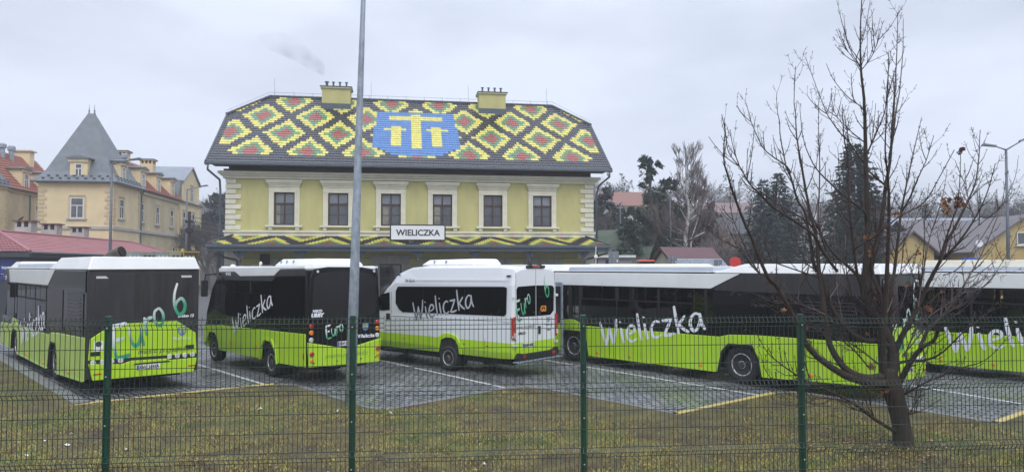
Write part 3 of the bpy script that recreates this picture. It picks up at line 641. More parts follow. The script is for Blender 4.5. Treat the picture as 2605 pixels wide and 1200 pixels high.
    MB().rear([(.993, .66), (1.004, .66), (1.004, 2.90), (.993, 2.90)], .002, .005, M_under).build('door_seam', root)
    for xx in (.13, 1.86): MB().rear([(xx, .66), (xx + .008, .66), (xx + .008, 2.80), (xx, 2.80)], .002, .005, M_under).build('door_seam', root)
    MB().rear([(1.10, 1.10), (1.20, 1.10), (1.20, 1.32), (1.10, 1.32)], .0, .022, M_under).build('door_handle', root, bevel=.02)
    MB().rear([(.60, 2.93), (1.40, 2.93), (1.40, 3.00), (.60, 3.00)], .03, .06, M_under).build('brake_light', root, bevel=.01)
    MB().rear([(.85, 2.945), (1.15, 2.945), (1.15, 2.985), (.85, 2.985)], -.031, .004, M_red).build('brake_lens', root)
    MB().lathe([(.06, 0), (.07, .04), (.03, .09)], (1.05, .25, 3.0), (0, 0, 1), M_under, 12).build('rear_camera', root)
    bm_ = MB(); bm_.rear([(.02, .52), (.30, .44), (1.75, .44), (1.98, .52), (1.90, .70), (1.6, .62), (.42, .62), (.16, .66)], .0, .09, M_under); bm_.build('rear_bumper', root, bevel=.02)
    st = MB(); st.box(.02, 1.98, -.24, .02, .40, .44, M_galv); st.build('rear_step', root, bevel=.008)
    sl_ = MB()
    for k in range(30): sl_.box(.05 + k * .065, .075 + k * .065, -.246, -.238, .402, .438, M_under)
    sl_.build('step_grip', root)
    for xx in (.32, 1.62): MB().rear([(xx, .52), (xx + .12, .52), (xx + .12, .60), (xx, .60)], -.091, .01, M_red).build('reflector', root)
    MB().rear([(-.0, .80), (.17, .80), (.17, .88), (-.0, .88)], .0, .03, M_clear).build('corner_lamp', root, bevel=.01)
    MB().rear([(1.83, .80), (2.0, .80), (2.0, .88), (1.83, .88)], .0, .03, M_clear).build('corner_lamp', root, bevel=.01)
    plate(root, .40, .78, .0, .52, .12, 'WGM 6068C')
    brush('Euro', (.16, -.010, 1.52), (1, 0, 0), (-.15, 0, 1), .55, M_euro3, 'slogan_lettering', root, sw=.11, xs=.68, rise=[0, .17, .33, .45], grow=.9)
    brush('6', (1.42, -.012, 2.12), (1, 0, 0), (-.15, 0, 1), .50, M_euro3, 'slogan_lettering', root, sw=.10, xs=.75)
    text('G3', .22, (1.20, -.0105, 1.72), (1, 0, 0), (0, 0, 1), M_orange, 'route_number', root, bold=.006)
    text('miasto przyszłości', .13, (.16, -.002, 1.30), (1, 0, 0), (0, 0, 1), M_gtxt, 'motto_lettering', root, shear=.25, width=.80)
    text('IVECO', .085, (.24, -.002, 1.14), (1, 0, 0), (0, 0, 1), M_btxt, 'maker_lettering', root, bold=.004, width=.30)
    text('DAILY', .07, (1.48, -.002, 1.17), (1, 0, 0), (0, 0, 1), M_btxt, 'model_lettering', root, bold=.002, width=.22)
    text('Wieliczka', .09, (1.42, -.002, 1.31), (1, 0, 0), (0, 0, 1), M_gtxt, 'town_lettering', root, width=.34)
    crest(root, 1.58, 1.47, .0, .14)
    brush('Wieliczka', (-.0115, 3.88, 1.33), (0, -.974, .205), (0, .10, 1), .56, M_vantxt, 'side_lettering', root, sw=.088, xs=1.10)
    text('W 014', .15, (.004, 4.30, 2.50), (0, -1, 0), (0, 0, 1), M_btxt, 'fleet_number', root)
    pod = MB(); pod.add([(.35, 1.75, 3.0), (1.65, 1.75, 3.0), (1.65, 4.0, 3.0), (.35, 4.0, 3.0), (.48, 1.85, 3.2), (1.52, 1.85, 3.2), (1.52, 3.75, 3.17), (.48, 3.75, 3.17)], [(0, 3, 2, 1), (4, 5, 6, 7), (0, 1, 5, 4), (1, 2, 6, 5), (2, 3, 7, 6), (3, 0, 4, 7)], M_white)
    pd = pod.build('air_conditioner', root, bevel=.06, seg=3)
    m_ = MB()
    for yy in (2.9, 3.4): m_.box(.385, .42, yy, yy + .04, 3.03, 3.15, M_galv)
    m_.build('pod_ribs', pd)
    return root
van()

# cream coach roof seen beyond the long bus
def coach():
    root = thing('coach', 'cream roofed coach mostly hidden beyond the long city bus', 'bus', (8.6, 27.5, 0), R(66))
    c = MB(); c.pr([(a, b) for a, b in [(-.1, .35), (-.05, 2.2), (-.25, 2.96), (-7.0, 2.96), (-7.6, 2.0), (-7.7, .35)]], (2.3, 0, 0), (0, -1, 0), (0, 0, 1), 2.3, M_cream); c.build('body', root, bevel=.12, seg=3)
    MB().side([(.4, 1.3), (6.9, 1.3), (6.7, 2.4), (.4, 2.4)], .0, .01, M_glass).build('side_window', root)
    p = MB(); p.add([(.4, 1.0, 2.95), (1.9, 1.0, 2.95), (1.9, 6.2, 2.95), (.4, 6.2, 2.95), (.55, 1.2, 3.06), (1.75, 1.2, 3.06), (1.75, 6.0, 3.06), (.55, 6.0, 3.06)], [(0, 3, 2, 1), (4, 5, 6, 7), (0, 1, 5, 4), (1, 2, 6, 5), (2, 3, 7, 6), (3, 0, 4, 7)], M_cream); p.build('roof_pod', root, bevel=.04)
    for s in (-1, 1):
        for yy in (1.5, 6.0): wheel(root, 0.0 if s < 0 else 2.3, yy, .42, s)
    return root
coach()

# ------------------------------------------------------------------ ground
def sheet(name, pts, z, m, sub=None):
    mb = MB(); mb.add([(x, y, z) for x, y in pts], [tuple(range(len(pts)))], m); return mb.build(name)
kind(sheet('ground', [(-900, -200), (900, -200), (900, 1500), (-900, 1500)], -.06, M_asph))
kind(sheet('parking_lot', [(-60, 8), (60, 8), (60, 31), (-60, 31)], -.02, M_sett))
saw = [GP(*p) for p in ((190, 1035), (640, 987), (700, 982), (745, 984), (930, 1043), (970, 1047), (1010, 1044), (1290, 993), (1335, 989), (1380, 993), (1720, 1060), (1975, 1005), (2030, 1003), (2540, 1083))]
dL = Vector((-.685, .728)); saw = [(p.x, p.y) for p in saw]
left = [(saw[0][0] + dL.x * t, saw[0][1] + dL.y * t) for t in (30, 0)][:1]
right = [(saw[-1][0] + 3.4, saw[-1][1] + 2.6), (saw[-1][0] + 7.2, saw[-1][1] - 1.6), (saw[-1][0] + 10.5, saw[-1][1] + 1.0), (30, 8)]
edge = left + saw + right
lawn_z = .045
def hh(x, y): return .05 * mnoise.noise(Vector((x * .45, y * .45, 0))) + .02 * mnoise.noise(Vector((x * 1.7, y * 1.7, 3)))
# lawn: columns from the saw-tooth edge toward the viewer, gently uneven
def edge_y(x):
    for a, b in zip(edge, edge[1:]):
        if a[0] <= x <= b[0]: return a[1] + (b[1] - a[1]) * (x - a[0]) / max(1e-6, b[0] - a[0])
    return edge[0][1] if x < edge[0][0] else edge[-1][1]
xs = sorted(set([-29.8 + .35 * i for i in range(170)] + [p[0] for p in edge])); xs = [x for x in xs if edge[0][0] <= x <= 29.8]
NR = 34; mb = MB(); vs = []
for x in xs:
    ye = edge_y(x)
    for j in range(NR):
        t = j / (NR - 1); y = ye * (1 - t) + (-8) * t; vs.append((x, y, lawn_z + hh(x, y) * min(1, t * 12)))
fs = [(i * NR + j, i * NR + j + 1, (i + 1) * NR + j + 1, (i + 1) * NR + j) for i in range(len(xs) - 1) for j in range(NR - 1)]
mb.add(vs, fs, M_lawn); kind(mb.build('lawn', smooth=True))
# kerb following the edge (grey concrete, some runs painted yellow)
def kerb_run(a, b, m, name, wd=.13):
    d = Vector((b[0] - a[0], b[1] - a[1])); L = d.length; d /= L; n_ = Vector((-d.y, d.x)); mb = MB(); k = max(1, round(L / 1.0))
    for i in range(k):
        p = Vector(a) + d * (L * i / k + .006); q = Vector(a) + d * (L * (i + 1) / k - .006)
        c = [p, q, q + n_ * wd, p + n_ * wd]
        mb.add([(v.x, v.y, -.02) for v in c] + [(v.x, v.y, .062) for v in c], [(0, 3, 2, 1), (4, 5, 6, 7), (0, 1, 5, 4), (1, 2, 6, 5), (2, 3, 7, 6), (3, 0, 4, 7)], m)
    return kind(mb.build(name, bevel=.006))
M_yk = mat('worn yellow kerb paint', (.56, .42, .07), .6, col2=(.42, .36, .20), vscale=3.5, detail=8)
M_kc = mat('wet kerb concrete', (.16, .16, .16), .5, var=.2, vscale=2)
for i, (a, b) in enumerate(zip(edge, edge[1:])):
    yellow = i in (1, 2, 11, 14)
    kerb_run(a, b, M_yk if yellow else M_kc, 'kerb', .13 if i else .30)
# painted bay lines
def ground_line(p, q, wd=.11):
    a, b = GP(*p), GP(*q); d = (b - a).to_2d().normalized(); n_ = Vector((-d.y, d.x)) * wd / 2; mb = MB()
    mb.add([(a.x - n_.x, a.y - n_.y, -.014), (b.x - n_.x, b.y - n_.y, -.014), (b.x + n_.x, b.y + n_.y, -.014), (a.x + n_.x, a.y + n_.y, -.014)], [(0, 1, 2, 3)], M_line); return kind(mb.build('bay_line'))
M_line = mat('worn white road paint', (.34, .35, .35), .6, col2=(.17, .175, .18), vscale=2.4, detail=9)
M_line = mat('worn white road marking', (.70, .71, .72), .6, col2=(.32, .33, .34), vscale=6, detail=9)
for p, q in (((470, 915), (692, 981)), ((880, 895), (1322, 992)), ((1330, 905), (1958, 1007)), ((2180, 955), (2700, 1041)), ((2500, 935), (2800, 965)), ((10, 800), (-200, 850))):
    ground_line(p, q)

# grass: short tufts of blades, uncountable
def grass():
    rnd = random.Random(5); vs, fs, mi = [], [], []
    mats = [mat('green grass blade', (.10, .17, .022), .6), mat('yellow grass blade', (.37, .30, .075), .7), mat('brown grass blade', (.13, .075, .038), .8), mat('moss green blade', (.25, .26, .04), .7)]
    n = 0
    while n < 150000:
        y = 9.5 + (rnd.random() ** 1.3) * 9; x = rnd.uniform(-.80, .80) * y
        if y > edge_y(x) - .05: continue
        q = 1.6 * mnoise.noise(Vector((x * .55, y * .55, 1.3))) + .7 * mnoise.noise(Vector((x * 1.9, y * 1.9, 4))) + rnd.gauss(0, .28)
        k = 2 if q < -.22 else 1 if q < .18 else 3 if q < .52 else 0
        if q < -.5 and rnd.random() < .75: n += 1; continue
        a = rnd.uniform(0, 6.283); h = rnd.uniform(.012, .042); b = rnd.uniform(.004, .009); l = rnd.uniform(.2, 1.5) * h
        z = lawn_z + hh(x, y) - .004; ca, sa = math.cos(a), math.sin(a); o = len(vs)
        vs += [(x - sa * b, y + ca * b, z), (x + sa * b, y - ca * b, z), (x + ca * l, y + sa * l, z + h)]
        fs.append((o, o + 1, o + 2)); mi.append(k); n += 1
    for q in range(2600):      # fallen leaves, thick around the maple
        if q < 900: x, y = 6.0 + rnd.gauss(0, .8), 11.5 + rnd.gauss(0, .5)
        else: y = rnd.uniform(9.5, 17); x = rnd.uniform(-.8, .8) * y
        if y > edge_y(x) - .1: continue
        z = lawn_z + hh(x, y) + rnd.uniform(.01, .04); s_ = rnd.uniform(.012, .032); a = rnd.uniform(0, 6.283); o = len(vs)
        for k in range(4): vs.append((x + math.cos(a + k * 1.571) * s_, y + math.sin(a + k * 1.571) * s_ * .7, z + rnd.uniform(-.012, .012)))
        fs.append((o, o + 1, o + 2, o + 3)); mi.append(4 if rnd.random() < .8 else 5)
    mats += [mat('dark fallen leaf', (.055, .028, .018), .6), mat('pale fallen leaf', (.30, .20, .10), .7)]
    me = bpy.data.meshes.new('grass'); me.from_pydata(vs, [], fs)
    for m in mats: me.materials.append(m)
    me.polygons.foreach_set('material_index', mi); o = bpy.data.objects.new('grass', me); COL.objects.link(o); return o
kind(grass(), 'stuff')
# scraps of litter and a few leaves on the lawn
rnd = random.Random(3)
for i, (px, py) in enumerate(((661, 1050), (114, 1126), (168, 1138), (66, 1166), (322, 1150), (857, 1056), (992, 1060), (1230, 1188), (182, 1112))):
    p = GP(px, py); s_ = .05 if i < 3 else .03; mb = MB()
    V_ = [(rnd.uniform(-1, 1) * s_, rnd.uniform(-1, 1) * s_, rnd.uniform(.01, .05)) for _ in range(5)]
    V_ = [(-s_ * 1.3, 0, .02), (-.2 * s_, -s_ * .7, .045), (s_ * 1.2, -.3 * s_, .015), (s_ * .7, s_ * .6, .05), (-.5 * s_, s_ * .6, .01)]
    mb.add(V_, [(0, 1, 2), (0, 2, 3), (0, 3, 4)], M_plate); o = mb.build('paper_scrap'); o.location = (p.x, p.y, lawn_z + hh(p.x, p.y)); o.rotation_euler = (0, 0, rnd.uniform(0, 6))
    tag(o, ['crumpled white paper scrap on the lawn in front of the second bus bay', 'white paper scrap on the lawn left of the first green fence post'][i] if i < 2 else 'tiny pale scrap lying in the winter grass', 'litter', None if i < 2 else 'small scraps on the lawn')

# ------------------------------------------------------------------ station building
SA = R(8.9)
ST = thing('station_building', 'yellow two storey station with patterned glazed tile roof behind the buses', 'station', (-15.85, 39.3, 0), SA)
SW, SD = 20.95, 11.8
def place(o, t): return o
def wall_with_holes(mb, x0, x1, z0, z1, holes, y0, y1, m):
    """front wall slab between y0 (front) and y1; holes = (xa,xb,za,zb) non overlapping in x, same z band"""
    x = x0
    for xa, xb, za, zb in sorted(holes):
        mb.box(x, xa, y0, y1, z0, z1, m); mb.box(xa, xb, y0, y1, z0, za, m); mb.box(xa, xb, y0, y1, zb, z1, m); x = xb
    mb.box(x, x1, y0, y1, z0, z1, m)
wc = [3.10 + 2.952 * i for i in range(6)]
mb = MB(); holes = [(c - .56, c + .56, 5.27, 7.12) for c in wc]
wall_with_holes(mb, 0, SW, 4.0, 8.0, holes, 0, .35, M_wyellow)
mb.box(0, SW, .35, .40, 4.0, 8.0, M_under)
mb.box(0, .35, .40, SD, 0, 8.0, M_wyellow); mb.box(SW - .35, SW, .40, SD, 0, 8.0, M_wyellow); mb.box(.35, SW - .35, SD - .35, SD, 0, 8.0, M_wyellow)
hl = [(c - .62, c + .62, (.9 if i != 2 else .05), 2.92 if i != 2 else 3.1) for i, c in enumerate(wc)]
wall_with_holes(mb, 0, SW, 0, 3.99, hl, .01, .35, M_wyellow); mb.box(.35, SW - .35, .35, .40, 0, 3.99, M_under)
# gables
mb.build('wall', ST)
for x in (.0, SW - .35):
    g = MB(); g.pr([(.4, 8.0), (SD, 8.0), (SD, 8.5), (SD / 2 + 2.3, 11.7), (SD / 2 - 2.3, 11.7), (.4, 8.6)], (x, 0, 0), (0, 1, 0), (0, 0, 1), .35, M_wyellow); g.build('gable_wall', ST)
MB().box(.12, SW - .12, -.04, .3, 8.0, 8.95, M_brown).build('frieze', ST)
MB().box(.12 - .3, .12, .0, SD, 8.22, 8.4, M_brown).build('frieze', ST)
co = MB(); co.box(-.42, SW + .42, -.34, SD, 8.10, 8.25, M_trim); co.box(-.30, SW + .30, -.24, SD - .1, 8.0, 8.097, M_trim); co.box(-.18, SW + .18, -.14, SD - .1, 7.86, 7.997, M_trim)
co.build('cornice', ST, bevel=.02)
sc_ = MB(); sc_.box(-.14, SW + .14, -.16, .0, 4.86, 4.97, M_trim); sc_.box(-.08, SW + .08, -.09, .0, 4.64, 4.857, M_trim); sc_.box(-.14, -.0, .0, SD, 4.70, 4.97, M_trim); sc_.build('string_course', ST, bevel=.012)
# quoins
for side in (0, 1):
    q = MB(); nq = 10; z0, z1 = 4.99, 7.85; hq = (z1 - z0) / nq
    for k in range(nq):
        wq = .66 if k % 2 == 0 else .44; wq = .78 if k % 2 == 0 else .50
        a, b = (-.05, wq) if side == 0 else (SW - wq, SW + .05)
        q.box(a, b, -.06, .0, z0 + k * hq + .018, z0 + (k + 1) * hq - .018, M_trim)
        a, b = (-.05, .0) if side == 0 else (SW, SW + .05)
        q.box(a, b, .0, wq, z0 + k * hq + .018, z0 + (k + 1) * hq - .018, M_trim)
    q.build('quoins', ST, bevel=.015); q = MB()
    for k in range(9):
        wq = .95 if k % 2 == 0 else .7; a, b = (-.06, wq) if side == 0 else (SW - wq, SW + .06); q.box(a, b, -.05, .01, .1 + k * .42, .49 + k * .42, M_trim)
    q.build('quoins', ST, bevel=.015)
ru = MB()
for k in range(9):      # shallow joints of the rusticated ground floor
    pass
def station_window(c, i):
    f = MB(); z0, z1, x0, x1 = 5.27, 7.12, c - .56, c + .56; y = .10
    for a, b, cc, d in ((x0, x1, z0, z0 + .07), (x0, x1, z1 - .07, z1), (x0, x0 + .07, z0 + .07, z1 - .07), (x1 - .07, x1, z0 + .07, z1 - .07), (c - .035, c + .035, z0 + .07, z1 - .07)):
        f.box(a, b, y, y + .08, cc, d, M_winbr)
    f.box(x0 + .07, c - .035, y - .01, y + .08, z1 - .68, z1 - .58, M_winbr); f.box(c + .035, x1 - .07, y - .01, y + .08, z1 - .68, z1 - .58, M_winbr)
    for a, b in ((x0 + .07, c - .035), (c + .035, x1 - .07)): f.box(a, b, y + .02, y + .06, z0 + .62, z0 + .645, M_winbr)
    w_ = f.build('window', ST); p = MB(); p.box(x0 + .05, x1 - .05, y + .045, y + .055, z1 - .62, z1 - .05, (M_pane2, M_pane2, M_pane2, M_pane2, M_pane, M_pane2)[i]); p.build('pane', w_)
    p = MB(); p.box(x0 + .05, x1 - .05, y + .045, y + .055, z0 + .05, z1 - .63, M_pane); p.build('pane', w_)
    if i in (0, 2, 3): p = MB(); p.box(x0 + .10, x0 + (.42 if i else .30), y + .040, y + .044, z0 + .1, z1 - .66, M_curt); p.build('curtain', w_)
    # surround
    s = MB(); s.box(c - .84, c - .562, -.07, .10, 5.27, 7.12, M_trim); s.box(c + .562, c + .84, -.07, .10, 5.27, 7.12, M_trim); s.box(c - .84, c + .84, -.07, .10, 7.123, 7.42, M_trim)
    s.box(c - .66, c - .562, -.09, -.072, 5.27, 7.12, M_trim); s.box(c + .562, c + .66, -.09, -.072, 5.27, 7.12, M_trim); s.box(c - .66, c + .66, -.09, -.072, 7.123, 7.21, M_trim)
    s.build('window_surround', ST, bevel=.012)
    h = MB(); h.box(c - .86, c + .86, -.12, .0, 7.422, 7.52, M_trim); h.box(c - .90, c + .90, -.18, .0, 7.523, 7.62, M_trim); h.box(c - .96, c + .96, -.26, .0, 7.623, 7.70, M_trim); h.box(c - .99, c + .99, -.30, .0, 7.703, 7.80, M_trim)
    h.build('window_hood', ST, bevel=.01)
    h = MB(); h.box(c - 1.0, c + 1.0, -.20, .0, 5.16, 5.267, M_trim); h.box(c - .84, c - .62, -.14, .0, 5.0, 5.157, M_trim); h.box(c + .62, c + .84, -.14, .0, 5.0, 5.157, M_trim)
    h.build('window_sill', ST, bevel=.01)
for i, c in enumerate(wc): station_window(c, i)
# ground floor openings with stone voussoir surrounds
M_stone = mat('grey rusticated stone', (.36, .355, .32), .85, var=.12, vscale=2)
M_joint = mat('dark wall joint', (.12, .115, .09), .9)  # dark tone of the thin joint strips between the courses
for i, c in enumerate(wc):
    door = i == 2; zt = 3.1 if door else 2.92; zb = .05 if door else .9
    s = MB()
    for sg in (-1, 1):
        for k in range(8 if door else 6):
            z = (.05 if door else .55) + k * .40
            if z > zt - .2: break
            a = c + sg * .63; b = c + sg * (1.15 if k % 2 else .98); s.box(min(a, b), max(a, b), -.05, .008, z, min(z + .375, zt), M_stone)
    for k in range(-2, 3):
        a0, a1 = c + k * .40 - .19, c + k * .40 + .19; sp = .10 * k
        s.pr([(a0 - .0, zt + .005), (a1 - .0, zt + .005), (a1 + sp + (.02 if k else 0), zt + .52), (a0 + sp, zt + .52)], (0, .0, 0), (1, 0, 0), (0, 0, 1), .055 + .001 * abs(k), M_stone)
    s.build('stone_surround', ST, bevel=.01)
    f = MB(); x0, x1 = c - .62, c + .62; y = .16
    for a, b, cc, d in ((x0, x1, zb, zb + .09), (x0, x1, zt - .09, zt), (x0, x0 + .09, zb + .09, zt - .09), (x1 - .09, x1, zb + .09, zt - .09), (c - .05, c + .05, zb + .09, zt - .09)): f.box(a, b, y, y + .07, cc, d, M_winbr)
    if door:
        f.box(x0 + .09, c - .05, y, y + .07, 2.2, 2.32, M_winbr); f.box(c + .05, x1 - .09, y, y + .07, 2.2, 2.32, M_winbr); f.box(x0 + .09, c - .05, y, y + .06, .14, .9, M_winbr); f.box(c + .05, x1 - .09, y, y + .06, .14, .9, M_winbr)
    w_ = f.build('door' if door else 'window', ST); p = MB(); p.box(x0 + .05, x1 - .05, y + .045, y + .055, zb + .05, zt - .05, M_pane); p.build('pane', w_)
ru = MB()
gaps = [0.96] + sum([[c - 1.16, c + 1.16] for c in wc], []) + [SW - .96]
for k in range(9):
    z = .48 + k * .42
    for a, b in zip(gaps[::2], gaps[1::2]):
        if b > a: ru.box(a, b, .0, .012, z, z + .022, M_joint)
ru.build('rustication_joints', ST)

# --- glazed tile fields
def tile_field(name, parent, O, U, V, nc, nr, cw, ch, colf, clip=None, amp=.022, lift=.035, sag=0):
    """O origin at lower left; U along the eave, V up the slope; every tile a wavy plate lapping the one below"""
    O, U, V = Vector(O), Vector(U).normalized(), Vector(V).normalized(); N = U.cross(V).normalized()
    vs, fs, mi, ms = [], [], [], []
    prof = [(0, .0), (.12, .1), (.34, 1.0), (.55, .82), (.80, -.05), (1.0, 0)]
    prof = [(0, 0), (.10, .75), (.32, 1.), (.54, .7), (.66, .05), (1., 0)]
    for r in range(nr):
        for c in range(nc):
            u0, v0 = c * cw, r * ch
            if clip and not clip(u0 + cw / 2, v0 + ch / 2): continue
            m = colf(u0 + cw / 2, v0 + ch / 2, c, r)
            if m not in ms: ms.append(m)
            o = len(vs); jr = random.uniform(-.003, .003)
            for (a, h) in prof: vs.append(tuple(O + U * (u0 + a * cw) + V * (v0 - .03) + N * (amp * h + lift + jr)))
            for (a, h) in prof: vs.append(tuple(O + U * (u0 + a * cw) + V * (v0 + ch) + N * (amp * h + .004)))
            for (a, h) in prof: vs.append(tuple(O + U * (u0 + a * cw) + V * (v0 - .03) + N * (amp * h + lift - .022 + jr)))
            k = len(prof)
            for j in range(k - 1):
                fs.append((o + j, o + j + 1, o + k + j + 1, o + k + j)); fs.append((o + 2 * k + j, o + 2 * k + j + 1, o + j + 1, o + j)); mi += [ms.index(m)] * 2
    me = bpy.data.meshes.new(name); me.from_pydata(vs, [], fs)
    for m in ms: me.materials.append(m)
    me.polygons.foreach_set('material_index', mi); o = bpy.data.objects.new(name, me); COL.objects.link(o); o.parent = parent; return o
EX0, EX1, EY, EZ, RZ, RY = -.92, SW + .92, -.92, 8.66, 13.86, SD / 2
HY, HZ = 3.70, 8.66 + (13.86 - 8.66) * (3.70 + .92) / (SD / 2 + .92)    # lower edge of the half hip
RX0, RX1 = 1.2, SW - 1.2
slen = math.hypot(RY - EY, RZ - EZ); hlen = math.hypot(HY - EY, HZ - EZ); nr = 30; ch = slen / nr; nc = 150; cw = (EX1 - EX0) / nc
mid = SW / 2
def roofcol(u, v, c, r):
    x = EX0 + u; t = v / slen; dx = x - mid
    # shield with three hammers
    hw = 2.45 + .10 * math.sin((.78 - t) * 3)
    if t < .25: hw = 2.45 - (.25 - t) / .12 * 1.05
    if .12 < t < .80 and abs(dx) < hw:
        if (.66 < t < .735 and abs(dx) < 1.72) or (.22 < t < .77 and abs(dx) < .31): return M_tyel
        for k in (-1, 1):
            if (.50 < t < .545 and abs(dx - k * 1.28) < .72) or (.27 < t < .575 and abs(dx - k * 1.22) < .25): return M_tyel
        return M_tblue
    if t < .085 or t > .985: return M_tblack
    if x < -.55 or x > SW + .55: return M_tblack
    P, Q = 3.08, .262; best = 9
    tt = (t - .415) / Q; xx = (dx - P / 2) / P
    for j in (-2, -1, 0, 1, 2, 3):
        off = 0 if j % 2 == 0 else .5
        k = round(xx - off) + off
        best = min(best, abs(xx - k) * 2 + abs(tt - j))
    if best < .31: return M_tred
    if best < .52: return M_tgreen
    if best < .79: return M_tyel
    return M_tblack
def front_clip(u, v):
    x = EX0 + u
    if v <= hlen: return True
    f = (v - hlen) / (slen - hlen); return EX0 + f * (RX0 - EX0) <= x <= EX1 - f * (EX1 - RX1)
roof = tile_field('roof', ST, (EX0, EY, EZ), (1, 0, 0), (0, RY - EY, RZ - EZ), nc, nr, cw, ch, roofcol, front_clip)
# roof underlay, back slope and hips
ul = MB(); e = .03
def pt(x, y, z): return (x, y, z)
by = SD - EY
F = [pt(EX0, EY, EZ - e), pt(EX1, EY, EZ - e), pt(EX1, HY, HZ - e), pt(RX1, RY, RZ - e), pt(RX0, RY, RZ - e), pt(EX0, HY, HZ - e)]
B = [pt(EX0, by, EZ - e), pt(EX1, by, EZ - e), pt(EX1, SD - HY, HZ - e), pt(RX1, RY, RZ - e), pt(RX0, RY, RZ - e), pt(EX0, SD - HY, HZ - e)]
ul.add(F, [(0, 1, 2, 3, 4, 5)], M_tblack); ul.add(B, [(5, 4, 3, 2, 1, 0)], M_tblack)
ul.add([F[5], F[4], B[5]], [(0, 1, 2)], M_tblack); ul.add([F[2], B[2], F[3]], [(0, 1, 2)], M_tblack)
ul.add([(x, y, z - .14) for x, y, z in F], [(5, 4, 3, 2, 1, 0)], M_brown)
ul.build('roof_underlay', roof)
for sgn, xe, xr in ((-1, EX0, RX0), (1, EX1, RX1)):
    hp = Vector((xr, RY, RZ)) - Vector((xe, RY, HZ)); nrh = 9
    if sgn < 0: tile_field('hip_tiles', roof, (xe, SD - HY, HZ), (0, -1, 0), hp, int((SD - 2 * HY) / .24), nrh, .24, hp.length / nrh, lambda u, v, c, r: M_tblack, lambda u, v: abs(u - (SD - 2 * HY) / 2) < (SD - 2 * HY) / 2 * (1 - v / hp.length) + .1)
rc = MB()
def ridge(mb, a, b, r=.11, step=.36):
    a, b = Vector(a), Vector(b); L = (b - a).length; n_ = max(1, int(L / step))
    for i in range(n_):
        p, q = a.lerp(b, i / n_), a.lerp(b, (i + 1.08) / n_); mb.tube([p, q], [r, r * .88], M_tblack, 8)
ridge(rc, (RX0, RY, RZ + .02), (RX1, RY, RZ + .02)); ridge(rc, (EX0, HY, HZ + .02), (RX0, RY, RZ + .02)); ridge(rc, (EX1, HY, HZ + .02), (RX1, RY, RZ + .02))
ridge(rc, (EX0 + .03, EY, EZ + .02), (EX0 + .03, HY, HZ + .02), .07, .30); ridge(rc, (EX1 - .03, EY, EZ + .02), (EX1 - .03, HY, HZ + .02), .07, .30)
rc.build('ridge_tiles', roof)
ww = MB()
for k in range(16): x = RX0 + .3 + k * (RX1 - RX0 - .6) / 15; ww.tube([(x, RY, RZ + .1), (x, RY, RZ + .34)], .012, M_galv, 4)
ww.tube([(RX0, RY, RZ + .30), (RX1, RY, RZ + .30)], .010, M_galv, 4); ww.tube([(RX0, RY, RZ + .30), (EX0, HY, HZ + .25)], .010, M_galv, 4); ww.tube([(RX1, RY, RZ + .30), (EX1, HY, HZ + .25)], .010, M_galv, 4)
for x in (1.5, 7.6, 14.0, SW - 1.6): ww.tube([(x, RY - .1, RZ), (x, RY - .1, RZ + 1.2)], .011, M_galv, 4)
ww.build('lightning_wire', ST)
gt = MB(); gt.box(EX0 - .03, EX1 + .03, EY - .13, EY + .0, EZ - .17, EZ - .02, M_gutter); gt.box(EX0 + .3, EX1 - .3, EY, -.06, EZ - .16, EZ - .06, M_brown); gt.build('gutter', ST, bevel=.03)
ed = MB()
for x in (EX0, EX1 - .05): ed.pr([(EY, EZ - .2), (HY, HZ - .2), (HY, HZ - .02), (EY, EZ - .02)], (x, 0, 0), (0, 1, 0), (0, 0, 1), .05, M_brown)
ed.build('bargeboard', ST)
dp = MB()
dp.tube([(EX0 + .15, EY - .05, EZ - .15), (EX0 + .15, EY - .05, EZ - .45), (-.32, -.22, 7.75), (-.30, -.14, 7.2), (-.30, -.14, 4.9), (-.30, -.14, 0)], .06, M_gutter, 10); dp.build('downpipe', ST, smooth=True)
dp = MB(); dp.tube([(EX1 - .15, EY - .05, EZ - .15), (EX1 - .15, EY - .05, EZ - .45), (SW + .32, -.22, 7.75), (SW + .20, -.14, 7.2), (SW + .20, -.14, 0)], .06, M_gutter, 10); dp.build('downpipe', ST, smooth=True)
# chimneys
for xc in (5.45, 15.5):
    c_ = MB(); c_.box(xc - .88, xc + .88, 4.75, 5.85, 12.6, 14.28, M_wyellow); ch_ = c_.build('chimney', ST)
    c_ = MB(); c_.box(xc - .96, xc + .96, 4.65, 5.95, 14.283, 14.36, M_trim); c_.box(xc - 1.0, xc + 1.0, 4.6, 6.0, 14.363, 14.41, M_gutter); c_.build('chimney_cap', ch_)
    MB().box(xc - .92, xc + .92, 4.66, 4.745, 12.9, 13.30, M_gutter).build('flashing', ch_)
    for k in range(4):
        x = xc - .62 + k * .41; c_ = MB(); r_ = .085 if (k == 0 and xc < 10) else .06
        c_.tube([(x, 5.2, 14.4), (x, 5.2, 14.72)], r_, M_gutter, 10); c_.tube([(x, 5.2, 14.76), (x, 5.2, 14.80)], r_ * 1.7, M_gutter, 10); c_.tube([(x, 5.2, 14.72), (x, 5.2, 14.77)], .02, M_gutter, 5); c_.build('flue_pipe', ch_)
